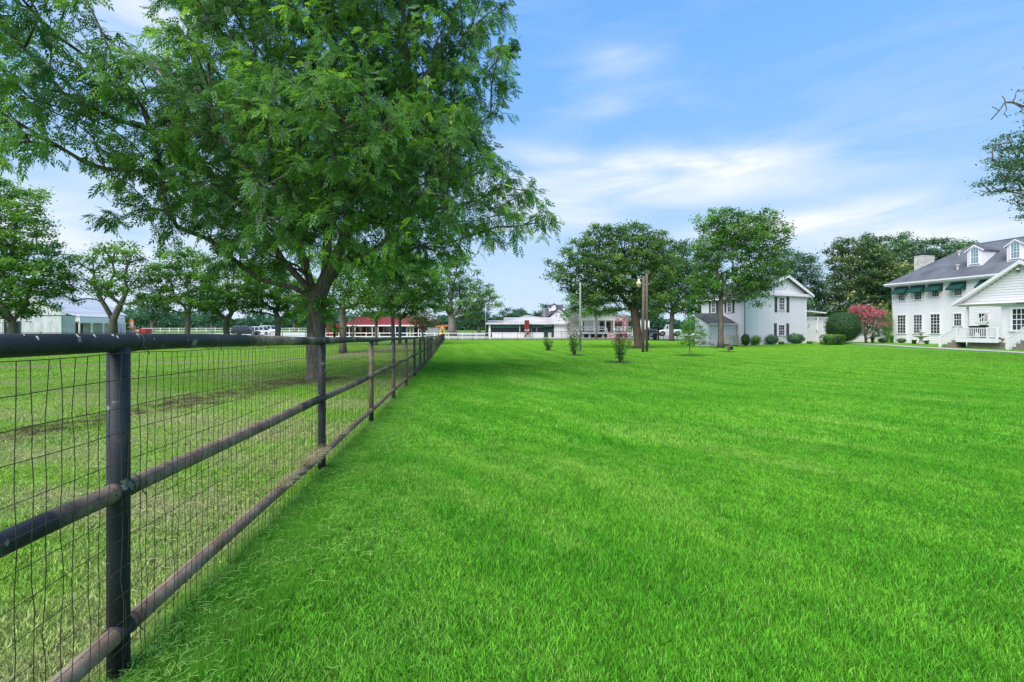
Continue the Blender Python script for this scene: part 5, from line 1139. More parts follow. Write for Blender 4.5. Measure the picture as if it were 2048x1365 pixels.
def longshed():
    D = 90.0; s = D/F; X = lambda x: (x-CX)*s; Z = lambda y: CZ+(HY-y)*s; g = float(gz(0, D)); Fr_ = Frame(0, D, 1, 0)
    root = thing('long_shed', 'long low white shed with dark screened band, green doors and rusty tin roof', 'shed', (X(1060), D, g))
    xl, xr = X(982), X(1156); ze = Z(649); dep = 9
    def b(n, a, c, n0, n1, y0, y1, m): mb = MB(); mb.fbox(Fr_, X(a), X(c), n0, n1, Z(y0), Z(y1)); return mb.build(n, m, root)
    mb = MB(); mb.fbox(Fr_, xl, xr, -dep, -.2, g, ze); mb.build('wall', M['screen'], root)
    # roof with the raised left step
    for nm, a, c, yt in (('roof_left', 971, 1007, 641), ('roof', 1006, 1158, 635)):
        mb = MB(); z1 = CZ+(HY-yt)/F*(D+dep)-.15; mb.nz(Fr_, [(.7, ze-.03), (.7, ze+.10), (-dep, z1+.12), (-dep, z1)], X(a), X(c)); mb.build(nm, M['tin_rust'], root)
    u = X(984)
    p0 = None
    while u < X(1087):                                           # lower white boards
        if p0 is None: mb = MB(); mb.fbox(Fr_, u+.01, u+.60, -.15, 0, g, Z(666)); p0 = mb.build('wall_panel', M['white'], root); pu = u
        else: inst(p0, root, (u-pu, 0, 0))
        u += .61
    b('green_band', 983, 1087, -.1, .02, 656, 651, M['green_trim']); b('eave_board', 972, 1109, .55, .66, 650.5, 648.6, M['green_door'])
    b('white_lip', 983, 1087, -.08, .08, 666.5, 665.2, M['white'])
    for x in (1039.5, 1062.5, 1073.5): b('window_post', x-.5, x+.5, -.1, .05, 666, 656, M['metal_grey'])
    b('pale_pipe', 1039, 1040, .1, .2, 666, 640, M['white'])
    d_ = b('green_door', 1088, 1107, -.1, .1, 675.5, 653, M['green_door']); b('door_canopy', 1086, 1104, .1, .9, 653, 651.5, M['green_trim'])
    b('end_column', 971, 976, -1, 0, 676, 650, M['screen']); b('end_post', 977.5, 981, -.3, .1, 676, 650, M['white'])
    u = X(1108); p0 = None
    while u < X(1155):
        if p0 is None: mb = MB(); mb.nz(Fr_, [(0, g), (0, ze-.02), (-.1, ze-.02), (-.1, g)], u, u+.40); p0 = mb.build('corrugated_sheet', M['white'], root); pu = u
        else: inst(p0, root, (u-pu, 0, 0))
        u += .43
    b('roof_vent', 1030, 1035, -4.0, -3.95, 647, 645.6, M['black_metal'])
    # brick chimney
    ch = b('chimney', 1049, 1058, .05, .95, 675.5, 641, M['brick'])
    u0, u1 = X(1049), X(1058); z = g; r = random.Random(2); zt = Z(641)
    bw = MB(); bw.fbox(Fr_, u0+.1, u1-.1, .95, 1.0, g, zt-.1); mt = M['brick']
    k = 0
    while z < zt:
        u = u0-(.0 if k % 2 else .15)
        while u < u1: 
            a = max(u, u0); c = min(u+.27, u1)
            if c-a > .05: mb = MB(); mb.fbox(Fr_, a+.01, c-.01, .955, 1.0+r.uniform(0, .04), z+.01, z+.13); mb.build('brick', M['white_old'] if (z < g+1.6 and r.random() < .5) else M['brick'], ch)
            u += .29
        z += .15; k += 1
    ex = thing('small_white_pillar', 'small cream pillar in front of the green shed doors', 'pillar', (X(1100), D-2, g)); mb = MB(); x = X(1099.5)*(D-2)/D; mb.box(x-.3, x+.3, D-2.3, D-1.8, g-.1, g+.85); mb.build('shaft', M['beige'], ex); mb = MB(); mb.box(x-.36, x+.36, D-2.36, D-1.74, g+.85, g+.95); mb.build('cap', M['beige'], ex)
    # second low roof behind
    r2 = thing('rear_shed', 'low flat grey roof showing just above the long shed', 'shed', (X(1055), D+14, g)); mb = MB(); s2 = (D+14)/F; a = (1030-CX)*s2; c = (1092-CX)*s2; z = CZ+(HY-633.5)*s2
    mb.add([(a, D+14, z-.5), ((a+c)/2-1, D+14, z+.35), (c, D+14, z-.3), (a, D+24, z-.5), ((a+c)/2-1, D+24, z+.35), (c, D+24, z-.3)], [(0, 1, 4, 3), (1, 2, 5, 4), (0, 2, 1), (3, 4, 5)]); mb.build('roof', M['tin'], r2); mb = MB(); mb.box(a+.3, c-.3, D+14.2, D+23.8, g, z-.55); mb.build('wall', M['white_old'], r2)
longshed()
def cupola_house():
    D = 112.0; s = D/F; X = lambda x: (x-CX)*s; Z = lambda y: CZ+(HY-y)*s; g = float(gz(12, D)); Fr_ = Frame(0, D, 1, 0)
    root = thing('cupola_building', 'white gabled building with dark shingle roof and white roof cupola behind the sheds', 'building', (X(1115), D, g))
    mb = MB(); mb.fbox(Fr_, X(1088), X(1168), -9, -1.5, g, Z(636)); mb.build('wall', M['white'], root)
    mb = MB(); mb.nz(Fr_, [(-1.1, Z(637)), (-5.2, Z(618)), (-9.4, Z(637))], X(1086), X(1170)); mb.build('roof', M['shingle_dark'], root)
    gx, gl, gr = X(1118), X(1098), X(1137)
    mb = MB(); mb.uz(Fr_, [(gl+.3, g), (gr-.3, g), (gr-.3, Z(634)), (gx, Z(616.5)), (gl+.3, Z(634))], -4, 0); mb.build('front_gable', M['white'], root)
    mb = MB(); 
    for e in (gl, gr): mb.uz(Fr_, [(e-(.6 if e == gl else -.6), Z(636.5)), (e-(.6 if e == gl else -.6), Z(634.5)), (gx, Z(614)), (gx, Z(616.3))], -6.5, .5)
    mb.build('gable_roof', M['shingle_dark'], root)
    mb = MB()
    for (a, c, y0, y1) in ((1112, 1122, 625, 624), (1112, 1112.8, 636, 625), (1121.2, 1122, 636, 625)): mb.fbox(Fr_, X(a), X(c), .0, .06, Z(y0), Z(y1))
    mb.build('loft_door_frame', M['black_metal'], root)
    cu = MB(); cu.fbox(Fr_, X(1101), X(1133), -6.4, -4.0, Z(622), Z(612)); cu.uz(Fr_, [(X(1105), Z(621)), (X(1114), Z(621)), (X(1114), Z(610)), (X(1109.5), Z(607.5)), (X(1105), Z(610))], -4, -2.4); c_ = cu.build('cupola', M['white'], root)
    mb = MB(); mb.nz(Fr_, [(-3.6, Z(613)), (-5.2, Z(607.5)), (-6.8, Z(613))], X(1099.5), X(1131)); 
    for e, d in ((1103, 1), (1116, -1)): mb.uz(Fr_, [(X(e), Z(611)), (X(e), Z(609.6)), (X(1109.5), Z(605.6)), (X(1109.5), Z(607.2))], -5, -2.1)
    mb.build('cupola_roof', M['shingle_dark'], c_)
    mb = MB(); mb.fbox(Fr_, X(1088), X(1089.5), -1.2, -.8, Z(634), Z(619)); mb.build('vent_pipe', M['metal_grey'], root)
cupola_house()
def cottage2():
    D = 88.0; s = D/F; X = lambda x: (x-CX)*s; Z = lambda y: CZ+(HY-y)*s; g = float(gz(18, D)); Fr_ = Frame(0, D, 1, 0)
    root = thing('porch_cottage', 'single storey white cottage with wide low gable and railed porch behind the iron fence', 'house', (X(1200), D, g))
    xl, xr, xa = X(1139), X(1262), X(1203); zf = Z(665.5)
    mb = MB(); mb.uz(Fr_, [(xl, zf), (xr, zf), (xr, Z(638)), (xa, Z(622)), (xl, Z(635))], -9, -2.2); mb.build('wall', M['white'], root)
    poly_boards(root, Fr_, -2.2, zf, Z(642), lambda z: (X(1170), xr), .24, M['siding'])
    mb = MB(); mb.uz(Fr_, [(X(1158), Z(640)), (xr, Z(640)), (xr, Z(637)), (xa, Z(622.5)), (X(1158), Z(630))], -2.2, 0); mb.build('porch_gable', M['white'], root)
    for u in np.arange(X(1162), xr, .62): mb = MB(); zt = Z(622.8)-abs(u-xa)*(.22 if u < xa else .255); mb.fbox(Fr_, u, u+.05, .0, .03, Z(639.5), zt); mb.build('batten', M['white'], root)
    mb = MB(); mb.uz(Fr_, [(xl-.4, Z(636.3)), (xl-.4, Z(634.5)), (xa, Z(620)), (xa, Z(622))], -9, .5); mb.uz(Fr_, [(xr+.4, Z(639)), (xr+.4, Z(637)), (xa, Z(620)), (xa, Z(622))], -9, .5); mb.build('roof', M['tin'], root)
    mb = MB(); mb.fbox(Fr_, X(1158), xr, -.1, .12, Z(641), Z(639.3)); mb.build('porch_beam', M['white'], root)
    for x in (1164, 1189, 1211, 1228, 1250): mb = MB(); mb.fbox(Fr_, X(x)-.11, X(x)+.11, -.15, .07, zf, Z(641)); mb.build('porch_post', M['white'], root)
    mb = MB(); mb.fbox(Fr_, X(1162), xr, -2.2, .1, zf-.25, zf); mb.build('porch_floor', M['white'], root)
    for x in np.arange(1166, 1262, 13.5): mb = MB(); mb.uz(Fr_, [(X(x)-.28, g-.1), (X(x)+.28, g-.1), (X(x)+.15, zf-.25), (X(x)-.15, zf-.25)], -.4, -.1); mb.build('pier', M['concrete'], root)
    mb = MB(); mb.fbox(Fr_, X(1163), xr, -2.6, -2.3, g-.1, zf-.25); mb.build('crawl_space_shade', M['screen'], root)  # dark slab stands in for the shade under the porch floor
    for (a, c) in ((1164, 1210), (1229, 1262)):
        for y in (654.5, 659): mb = MB(); mb.fbox(Fr_, X(a), X(c), -.03, .03, Z(y+.7), Z(y-.7)); mb.build('porch_rail', M['white'], root)
    for (a, c, y0, y1, m) in ((1166, 1171, 664, 643, 'screen'), (1204, 1212, 664, 643, 'green_door'), (1213, 1226, 664, 643, 'screen'), (1231, 1249, 656, 644, 'brown_wood')): mb = MB(); mb.fbox(Fr_, X(a), X(c), -2.16, -2.10, Z(y0), Z(y1)); mb.build('door' if y0 > 660 else 'window', M[m], root)
    st = MB()
    for i in range(4): st.fbox(Fr_, X(1214), X(1226), .1+.28*i, .38+.28*i, g-.1, zf-.18*(i+1))
    st.build('steps', M['white'], root)
    mb = MB()
    for x in (1213, 1227): mb.nz(Fr_, [(.1, zf+.8), (.1, zf+.9), (1.2, g+.9), (1.2, g+.8)], X(x)-.04, X(x)+.04); mb.fbox(Fr_, X(x)-.06, X(x)+.06, 1.1, 1.22, g-.1, g+.95)
    mb.build('stair_rail', M['white'], root)
    w = thing('white_cabin', 'plain white panelled cabin beyond the silver car', 'cabin', (X(1286), D+9, g)); s2 = (D+9)/F; mb = MB(); a = (1272-CX)*s2; c = (1299-CX)*s2; gg = float(gz(20, D+9)); mb.box(a, c, D+9, D+12, gg, CZ+(HY-641)*s2); mb.build('wall', M['white'], w)
    mb = MB(); mb.box(a-.1, c+.1, D+8.9, D+12.1, CZ+(HY-641)*s2, CZ+(HY-640)*s2); mb.build('roof', M['tin'], w)
cottage2()
def store():
    D = 96.0; s = D/F; X = lambda x: (x-CX)*s; Z = lambda y: CZ+(HY-y)*s; g = float(gz(-25, D)); Fr_ = Frame(0, D, 1, 0)
    root = thing('red_roofed_store', 'low dark red store with red tin roof and long white eaved porch', 'store', (X(740), D, g))
    mb = MB(); mb.fbox(Fr_, X(692), X(835), -9, -2.4, g, Z(648)); mb.build('wall', M['red_wall'], root)
    mb = MB(); mb.fbox(Fr_, X(650), X(692), -9, -.6, g, Z(649)); mb.build('end_wall', M['red_wall'], root)
    mb = MB(); a, b, c, d = X(684), X(838), X(705), X(812); R_ = [Fr_.W(a, .5, Z(651)), Fr_.W(b, .5, Z(651)), Fr_.W(b, -9.5, Z(651)), Fr_.W(a, -9.5, Z(651)), Fr_.W(c, -4.5, Z(633)), Fr_.W(d, -4.5, Z(633))]
    mb.add(R_, [(0, 1, 5, 4), (1, 2, 5), (2, 3, 4, 5), (3, 0, 4), (0, 3, 2, 1)]); mb.build('roof', M['red_roof'], root)
    for i in range(0, 38): 
        f = i/37; top = c+(d-c)*f; bot = a+(b-a)*f; mb = MB(); p = Fr_.W(bot, .5, Z(651)+.03); q = Fr_.W(top, -4.5, Z(633)+.03); mb.tube([p, q], .03, 4); mb.build('roof_seam', M['red_roof'], root)
    mb = MB(); mb.fbox(Fr_, X(684), X(838), .5, .62, Z(653), Z(650.4)); mb.build('white_eave', M['white'], root)
    for x in np.arange(688, 838, 11.5): mb = MB(); mb.fbox(Fr_, X(x)-.07, X(x)+.07, .2, .34, g, Z(653)); mb.build('porch_post', M['white'] if int(x) % 2 else M['brown_wood'], root)
    mb = MB(); mb.fbox(Fr_, X(758), X(786), -2.35, -2.3, g, Z(650)); mb.build('blue_grey_wall', M['shutter'], root)
    mb = MB(); mb.fbox(Fr_, X(786), X(812), -2.35, -2.25, g, Z(650)); mb.build('blue_wall', M['blue_wall'], root)
    for x in (715, 735, 766, 776): mb = MB(); mb.fbox(Fr_, X(x)-.5, X(x)+.5, -2.34, -2.2, g+.9, Z(653)); mb.build('window', M['glass'], root)
    for x in (812, 818, 824): mb = MB(); mb.fbox(Fr_, X(x)-.22, X(x)+.22, -1.0, -.9, g, Z(654)); mb.build('white_board', M['white'], root)
    oc = thing('orange_canopy', 'orange canopy on slim posts by the pale trunked tree', 'canopy', (X(893), D-2, g)); s2 = (D-2)/F; x = lambda p: (p-CX)*s2; z = lambda y: CZ+(HY-y)*s2; g2 = float(gz(-12, D-2))
    mb = MB(); mb.add([(x(874), D-3.5, z(652)), (x(912), D-3.5, z(652)), (x(912), D, z(652)), (x(874), D, z(652)), (x(893), D-1.8, z(649.5)), (x(874), D-3.5, z(654)), (x(912), D-3.5, z(654)), (x(912), D, z(654)), (x(874), D, z(654))], [(0, 1, 4), (1, 2, 4), (2, 3, 4), (3, 0, 4), (0, 5, 6, 1), (1, 6, 7, 2), (2, 7, 8, 3), (3, 8, 5, 0)]); mb.build('fabric_top', M['orange'], oc)
    for a in (875, 911):
        for b in (D-3.4, D-.1): mb = MB(); mb.tube([(x(a), b, g2), (x(a), b, z(653))], .05, 8); mb.build('leg', M['metal_grey'], oc)
    yf = thing('yellow_stand', 'small yellow A shaped stand under the orange canopy', 'stand', (x(887), D-4, g2))
    for sgn in (-1, 1): mb = MB(); mb.uz(Frame(x(887.5), D-4, 1, 0), [(sgn*.75, g2), (sgn*.45, g2), (0, z(654)), (sgn*.25, z(654))], -.4, .0); mb.build('leg', M['yellow'], yf)
    mb = MB(); mb.box(x(887.5)-.25, x(887.5)+.25, D-4.05, D-3.55, z(657.5), z(653.5)); mb.build('head_board', M['yellow'], yf)
    gb = thing('grey_shed', 'low grey building left of the orange canopy', 'shed', (x(868), D+4, g)); mb = MB(); mb.box(x(845), x(874), D+4, D+9, g-.2, z(653)); mb.build('wall', M['metal_grey'], gb); mb = MB(); mb.box(x(844), x(875), D+3.7, D+9.2, z(653), z(651.5)); mb.build('roof', M['shingle_dark'], gb)
    rt = thing('red_kiosk_trailer', 'low bright red trailer with slanted end near the feather flag', 'trailer', (x(265), D, float(gz(-77, D)))); gg = float(gz(-77, D)); A = Frame(x(251), D, 1, 0); W_ = x(275)-x(251)
    mb = MB(); mb.uz(A, [(0, gg+.35), (W_-.1, gg+.35), (W_, z(657.5)), (W_*.35, z(658)), (.1, z(660))], -1.8, 0); mb.build('body', M['red_paint'], rt); mb = MB(); mb.fbox(A, .3, 1.1, .004, .02, z(664), z(659.5)); mb.build('white_sign', M['white'], rt)
    for q in (.35, .75): mb = MB(); mb.tube([A.W(W_*q, .0, gg+.32), A.W(W_*q, .15, gg+.32)], .3, 14); mb.build('wheel', M['tyre'], rt)
    ff = thing('feather_flag', 'orange and cream feather flag standing beside the red trailer', 'flag', (x(252), D-1, gg)); mb = MB(); mb.tube([(x(251), D-1, gg), (x(251), D-1, z(645)), (x(252.5), D-1, z(638.5)), (x(255), D-1, z(637))], .03, 6); mb.build('pole', M['metal_grey'], ff)
    FF_ = Frame(x(251.5), D-1, 1, .15); mb = MB(); mb.uz(FF_, [(0, z(660)), (.7, z(660)), (.75, z(650)), (.7, z(641)), (.35, z(638)), (0, z(640))], -.012, .012); mb.build('cloth', M['orange'], ff); mb = MB(); mb.uz(FF_, [(.12, z(655)), (.6, z(655)), (.6, z(644)), (.15, z(646))], .014, .02); mb.build('cream_panel', M['beige'], ff)
store()

# ------------------------------------------------------------------ other fences
def rail_fence(label, name, x0, y0, x1, y1, step, h, rails, pw, m, rh, group=None, cat='fence', pick=None):
    L_ = math.dist((x0, y0), (x1, y1)); n = int(L_/step); root = thing(name, label, cat, (x0, y0, float(gz(x0, y0))), group); d = ((x1-x0)/L_, (y1-y0)/L_)
    fr = Frame(x0, y0, *d); p0 = None; pk = MB()
    for i in range(n+1):
        u = i*step; p = fr.W(u, 0, 0); g = float(gz(p.x, p.y))
        if p0 is None: mb = MB(); mb.fbox(fr, -pw/2, pw/2, -pw/2, pw/2, g-.1, g+h+.05); p0 = mb.build('post', m, root); g0 = g
        else: inst(p0, root, (d[0]*u, d[1]*u, g-g0))
        if i < n:
            q = fr.W(u+step, 0, 0); g1 = float(gz(q.x, q.y))
            for z in rails:
                mb = MB(); a, b = u+pw/2, u+step-pw/2; t = pw*.22
                mb.hexa([fr.W(a, -t, g+z-rh/2), fr.W(b, -t, g1+z-rh/2), fr.W(b, t, g1+z-rh/2), fr.W(a, t, g+z-rh/2), fr.W(a, -t, g+z+rh/2), fr.W(b, -t, g1+z+rh/2), fr.W(b, t, g1+z+rh/2), fr.W(a, t, g+z+rh/2)]); mb.build('rail', m, root)
            if pick:
                for k in range(1, int(step/pick)): 
                    uu = u+k*pick; z0 = g+.08; pk.fbox(fr, uu-.009, uu+.009, -.009, .009, z0, z0+h-.06)
    if pick: pk.build('pickets', m, root, kind='stuff')
    return root
rail_fence('low white rail fence in front of the store and parking area', 'white_rail_fence', -43, 84, -3.4, 82.5, 2.45, 1.15, (.45, 1.05), .12, M['white'], .13)
rail_fence('far white rail fence across the green field behind the parked cars', 'white_rail_fence', -118, 150, -28, 146, 3.0, 1.25, (.55, 1.15), .14, M['white'], .12)
rail_fence('thin black pipe fence crossing the paddock in front of the barn', 'black_fence', -70, 60, -10.2, 66, 3.0, 1.42, (1.40,), .06, M['black_metal'], .05)
rail_fence('black iron picket fence along the far edge of the lawn', 'iron_fence', -11.2, 76, 29.5, 78, 2.42, 1.5, (.12, 1.45), .06, M['black_metal'], .035, pick=.12)
gp = thing('black_fence_gate', 'taller black gate panel at the drive beside the silver car', 'gate', (23, 76, float(gz(23, 76))))
for x in (1296, 1317):
    X_ = (x-CX)/F*76; mb = MB(); mb.box(X_-.09, X_+.09, 75.9, 76.1, float(gz(X_, 76)), CZ+(HY-655)*76/F); mb.build('gate_post', M['black_metal'], gp)
mb = MB(); a = (1296-CX)/F*76; b = (1317-CX)/F*76; gq = float(gz(23, 76)); mb.box(a, b, 75.97, 76.03, CZ+(HY-656)*76/F-.05, CZ+(HY-656)*76/F); mb.box(a, b, 75.97, 76.03, gq+.2, gq+.26)
u = a+.12
while u < b: mb.box(u-.012, u+.012, 75.98, 76.02, gq+.2, CZ+(HY-656)*76/F-.05); u += .13
mb.build('gate_panel', M['black_metal'], gp)
bn = thing('black_bin', 'black wheeled bin beside the drive gate', 'bin', ((1310-CX)/F*79, 79, float(gz(24, 79)))); x_ = (1310-CX)/F*79; gq = float(gz(24, 79))
mb = MB(); mb.hexa([(x_-.25, 78.8, gq), (x_+.25, 78.8, gq), (x_+.25, 79.3, gq), (x_-.25, 79.3, gq), (x_-.32, 78.7, gq+1.0), (x_+.32, 78.7, gq+1.0), (x_+.32, 79.4, gq+1.0), (x_-.32, 79.4, gq+1.0)]); mb.build('body', M['black_cover'], bn); mb = MB(); mb.box(x_-.35, x_+.35, 78.65, 79.45, gq+1.0, gq+1.07); mb.build('lid', M['black_cover'], bn)

# ------------------------------------------------------------------ poles
def pole(label, x, yb, ytop, D, wpx, m, lean=0, name='utility_pole'):
    X_ = (x-CX)/F*D; g = float(gz(X_, D)); root = thing(name, label, 'pole', (X_, D, g)); zt = CZ+(HY-ytop)/F*D; r = wpx/F*D/2
    mb = MB(); mb.tube([(X_, D, g-.2), (X_+lean*.5, D, (g+zt)/2), (X_+lean, D, zt)], [r, r*.92, r*.82], 14); mb.build('shaft', M[m], root, True); return root, X_, g, zt, r
X_, D_ = ghit(1287, 706); pole('bare weathered wooden pole nearest the oak trunk, without lamp', 1286, 706, 553, D_, 5.6, 'wood_pole', .05)
D_ = 37.2; r_, X_, g_, zt_, rr_ = pole('wooden pole carrying the yellowish yard lamp, behind the bare pole', 1293.5, 689.5, 548, D_, 5, 'wood_pole')
mb = MB(); z1 = CZ+(HY-561)/F*D_; mb.tube([(X_, D_, z1-.05), (X_-.35, D_-.1, z1+.12), (X_-.62, D_-.12, z1+.1)], .03, 8); br = mb.build('lamp_bracket', M['metal_grey'], r_)
mb = MB(); c = (X_-.66, D_-.12, z1-.45); mb.lathe(c, [(.06, -.12), (.14, -.07), (.18, .12), (.22, .2), (.20, .24), (.10, .38), (.08, .52), (.03, .56)], 18); mb.build('yard_lamp', M['lamp'], r_, True)
mb = MB(); mb.box(X_+rr_, X_+rr_+.12, D_-.12, D_, g_+.35, g_+.7); mb.build('meter_box', M['wood_pole'], r_)
r2_, X2, g2_, z2_, q2 = pole('slim pale grey pole at the left side of the oak crown', 1160.5, 681, 565, 38, 4.2, 'pole_grey')
r3_, X3, g3_, z3_, q3 = pole('thin dark metal pole beside the long shed', 971, 677, 606, 82, 1.2, 'metal_grey', name='flag_pole')
wr = MB(); a = Vector((X2, 38, CZ+(HY-604)/F*38)); b = Vector(((1192-CX)/F*83.5, 83.5, CZ+(HY-619)/F*83.5)); wr.tube([a.lerp(b, t)-Vector((0, 0, 4*.8*t*(1-t))) for t in np.linspace(0, 1, 12)], .016, 5)
tag(wr.build('overhead_cable', M['black_metal']), 'sagging cable from the pale grey pole to the cottage tree', 'cable')
X_, D_ = ghit(705, 690); pole('black metal lamp post shaft between the big pecan trunk and the grey trunked pecan', 669, 687, 625, 60, 4.5, 'black_metal', name='lamp_post')
# brown hydrant post with tap and coiled box
X_, D_ = ghit(1458, 706); g_ = float(gz(X_, D_)); k = D_/F
tp = thing('garden_tap_post', 'stubby dark post with tap standing on the lawn right of the sapling', 'tap post', (X_, D_, g_))
mb = MB(); mb.box(X_-.07, X_+.07, D_-.07, D_+.07, g_-.05, g_+.68); mb.build('post', M['wood_pole'], tp); mb = MB(); mb.tube([(X_-.36, D_, g_+.62), (X_, D_, g_+.66)], .03, 8); mb.box(X_+.02, X_+.26, D_-.12, D_+.02, g_+.22, g_+.46); mb.build('hose_box', M['black_metal'], tp)

# ------------------------------------------------------------------ shrubs on the lawn
def mulch(x, D, r, lb):
    X_ = (x-CX)/F*D; mb = MB(); rn = random.Random(int(x)); V = [(X_, D, float(gz(X_, D))+.055)]; n = 22
    for i in range(n): a = 6.283*i/n; q = r*rn.uniform(.8, 1.15); V.append((X_+q*math.cos(a), D+q*math.sin(a), float(gz(X_, D))+.035))
    mb.add(V, [(0, 1+i, 1+(i+1) % n) for i in range(n)]); o = mb.build('mulch_patch', M['mulch']); tag(o, lb, 'mulch'); return o
def myrtle(label, x, yb, wtop, ytop, ns, seed, leafm='leaf_mid', bloom=0, dens=1.0, upper='leaf_red'):
    X_, D = ghit(x, yb); g = float(gz(X_, D)); r = random.Random(seed); nr = np.random.default_rng(seed); root = thing('crepe_myrtle_shrub', label, 'shrub', (X_, D, g), 'young crepe myrtles planted in the lawn')
    k = D/F; H = (yb-ytop)*k; wd = wtop*k/2*1.35; mb = MB(); cs = []; ti = []; cu = []; tu = []; bl = []
    for i in range(ns):
        a = r.uniform(0, 6.28); q = wd*math.sqrt(r.uniform(.2, 1)); e = Vector((X_+q*math.cos(a), D+q*math.sin(a)*.8, g+H*r.uniform(.6, 1.0))); b = Vector((X_+r.uniform(-.07, .07), D+r.uniform(-.07, .07), g)); m_ = b.lerp(e, .5)+Vector((-(e.x-b.x)*.02, -(e.y-b.y)*.02, H*.0))
        pts = [b*(1-t)**2+m_*2*t*(1-t)+e*t*t+Vector((r.uniform(-.02, .02), r.uniform(-.02, .02), 0)) for t in np.linspace(0, 1, 7)]; mb.tube(pts, list(np.linspace(.013, .004, 7)), 5)
        for t in np.arange(.14, 1.0, .05/dens):
            p = pts[0].lerp(pts[-1], t); j = min(5, int(t*6)); p = pts[j].lerp(pts[j+1], t*6-j)
            for _ in range(3):
                v = p+Vector((r.gauss(0, .09), r.gauss(0, .09), r.gauss(0, .06)))
                if t > .62 and upper: cu.append(tuple(v)); tu.append(r.random())
                else: cs.append(tuple(v)); ti.append(r.uniform(.2, .9))
        if bloom and r.random() < bloom: bl.append(e if r.random() < .5 else pts[4])
    mb.build('stems', M['bark_far'], root, True)
    V, FF = leaf_quads(np.array(cs), .5, .055*(1 if D < 30 else 1.2), .5, nr); mesh_np('leaves', V, FF, M[leafm], root, tint=np.repeat(ti, 4))
    if cu: V, FF = leaf_quads(np.array(cu), .5, .042*(1 if D < 30 else 1.2), .5, nr); mesh_np('upper_leaves', V, FF, M[upper], root, tint=np.repeat(tu, 4))
    if bl:
        v = np.concatenate([nr.normal(size=(90, 3))*np.array([.07, .07, .09])+np.array(b) for b in bl]); V, FF = leaf_quads(v, .3, .028, .8, nr); mesh_np('blossom', V, FF, M['bloom'], root, tint=np.repeat(nr.uniform(0, 1, len(v)), 4), kind='stuff')
    return D
D = myrtle('smallest low crepe myrtle bush, farthest left on the lawn', 1097, 702.5, 22, 673, 10, 41, upper=None, dens=1.2); mulch(1097, D, .75, 'dark mulch ring under the smallest crepe myrtle')
D = myrtle('tall wispy crepe myrtle without blooms in front of the slim grey pole', 1149, 711.5, 40, 628, 16, 42, dens=1.1); mulch(1149, D, .75, 'dark mulch ring under the tall wispy crepe myrtle')
D = myrtle('crepe myrtle with red blooms, nearest of the shrubs on the lawn', 1240, 726.5, 52, 636, 17, 43, bloom=.45, dens=1.2); mulch(1240, D, .8, 'dark mulch ring under the red blooming crepe myrtle')
mulch(1379, 31, .9, 'dark mulch ring under the young sapling'); mulch(1458, 37, 1.0, 'dark mulch ring round the tap post'); mulch(1441, 45, 1.2, 'bare earth ring under the airy pecan'); mulch(1276, 44, 1.3, 'bare earth ring at the foot of the old oak')

def bush(label, x0, x1, ytop, ybot, D, m='leaf_bush', seed=1, n=5200, size=.06, clipped=True, name='round_bush', box=False, shell=.12):
    k = D/F; X_ = ((x0+x1)/2-CX)*k; g = float(gz(X_, D)); rx = (x1-x0)/2*k; zt = CZ+(HY-ytop)*k; rz = (zt-g)/2; cz = g+rz; nr = np.random.default_rng(seed)
    root = thing(name, label, 'bush', (X_, D, g)); v = nr.normal(size=(n, 3)); v /= np.linalg.norm(v, axis=1)[:, None]
    if box: v = np.sign(v)*np.abs(v)**.6; v /= np.abs(v).max(axis=1)[:, None]**.5
    lump = 1+.035*np.sin(v[:, 0]*7+1)*np.sin(v[:, 2]*6)+(.0 if clipped else .12)*np.sin(v[:, 0]*5+2)*np.cos(v[:, 2]*6+v[:, 1]*4)
    rad = lump*(1-np.abs(nr.normal(size=n))*(shell if clipped else .3)); c = v*rad[:, None]*np.array([rx, rx*.9, rz])+np.array([X_, D, cz]); c[:, 2] = np.maximum(c[:, 2], g+.02)
    ti = np.clip(.4+.3*nr.normal(size=n)+.2*v[:, 2], 0, 1); nn = v
    a = np.cross(nn+nr.normal(size=(n, 3))*.5, nr.normal(size=(n, 3))); a /= np.linalg.norm(a, axis=1)[:, None]; b = np.cross(nn, a); s = size*nr.uniform(.6, 1.3, n)[:, None]
    V = np.stack([c-a*s, c+b*s*.6, c+a*s, c-b*s*.6], 1).reshape(-1, 3); q = np.arange(n)*4; mesh_np('foliage', V, np.stack([q, q+1, q+2, q+3], 1), M[m], root, tint=np.repeat(ti, 4))
    mb = MB(); r = random.Random(seed)
    if clipped:
        bm = bmesh.new(); bmesh.ops.create_icosphere(bm, subdivisions=3, radius=1); pts = [(p.co.x*rx*.88+X_, p.co.y*rx*.8+D, max(g, p.co.z*rz*.88+cz)) for p in bm.verts]; mb.add(pts, [[w_.index for w_ in f.verts] for f in bm.faces]); bm.free(); mb.build('shade_core', M['inner'], root, True)  # solid dark core stands in for the shaded inside of the bush
    else:
        for _ in range(9): e = (X_+r.uniform(-.8, .8)*rx, D+r.uniform(-.5, .5)*rx, g+rz*2*r.uniform(.5, .95)); mb.tube([(X_+r.uniform(-.1, .1), D, g), tuple((Vector(e)+Vector((X_, D, g)))/2+Vector((0, 0, .08))), e], [.03, .02, .008], 5)
        mb.build('stems', M['bark_far'], root)
    return root
M['inner'] = mat('painted_shade_core', (.012, .03, .012), .95)  # near-black green, interior shade of the bush painted in
bush('large clipped globe bush of dark green between the gate and the pink crepe myrtle', 1652, 1720, 623, 683, 50, seed=51, n=9000, size=.055)
bush('small boxy light green clipped bush at the foot of the globe bush', 1646, 1684, 669, 688.5, 47.5, 'leaf_mid', 52, 3600, .05, box=True)
bush('upright dark bush beside the beige utility unit', 1482, 1500, 668, 691, 49.5, 'leaf_bush', 53, 2600, .06, clipped=False, name='shrub')
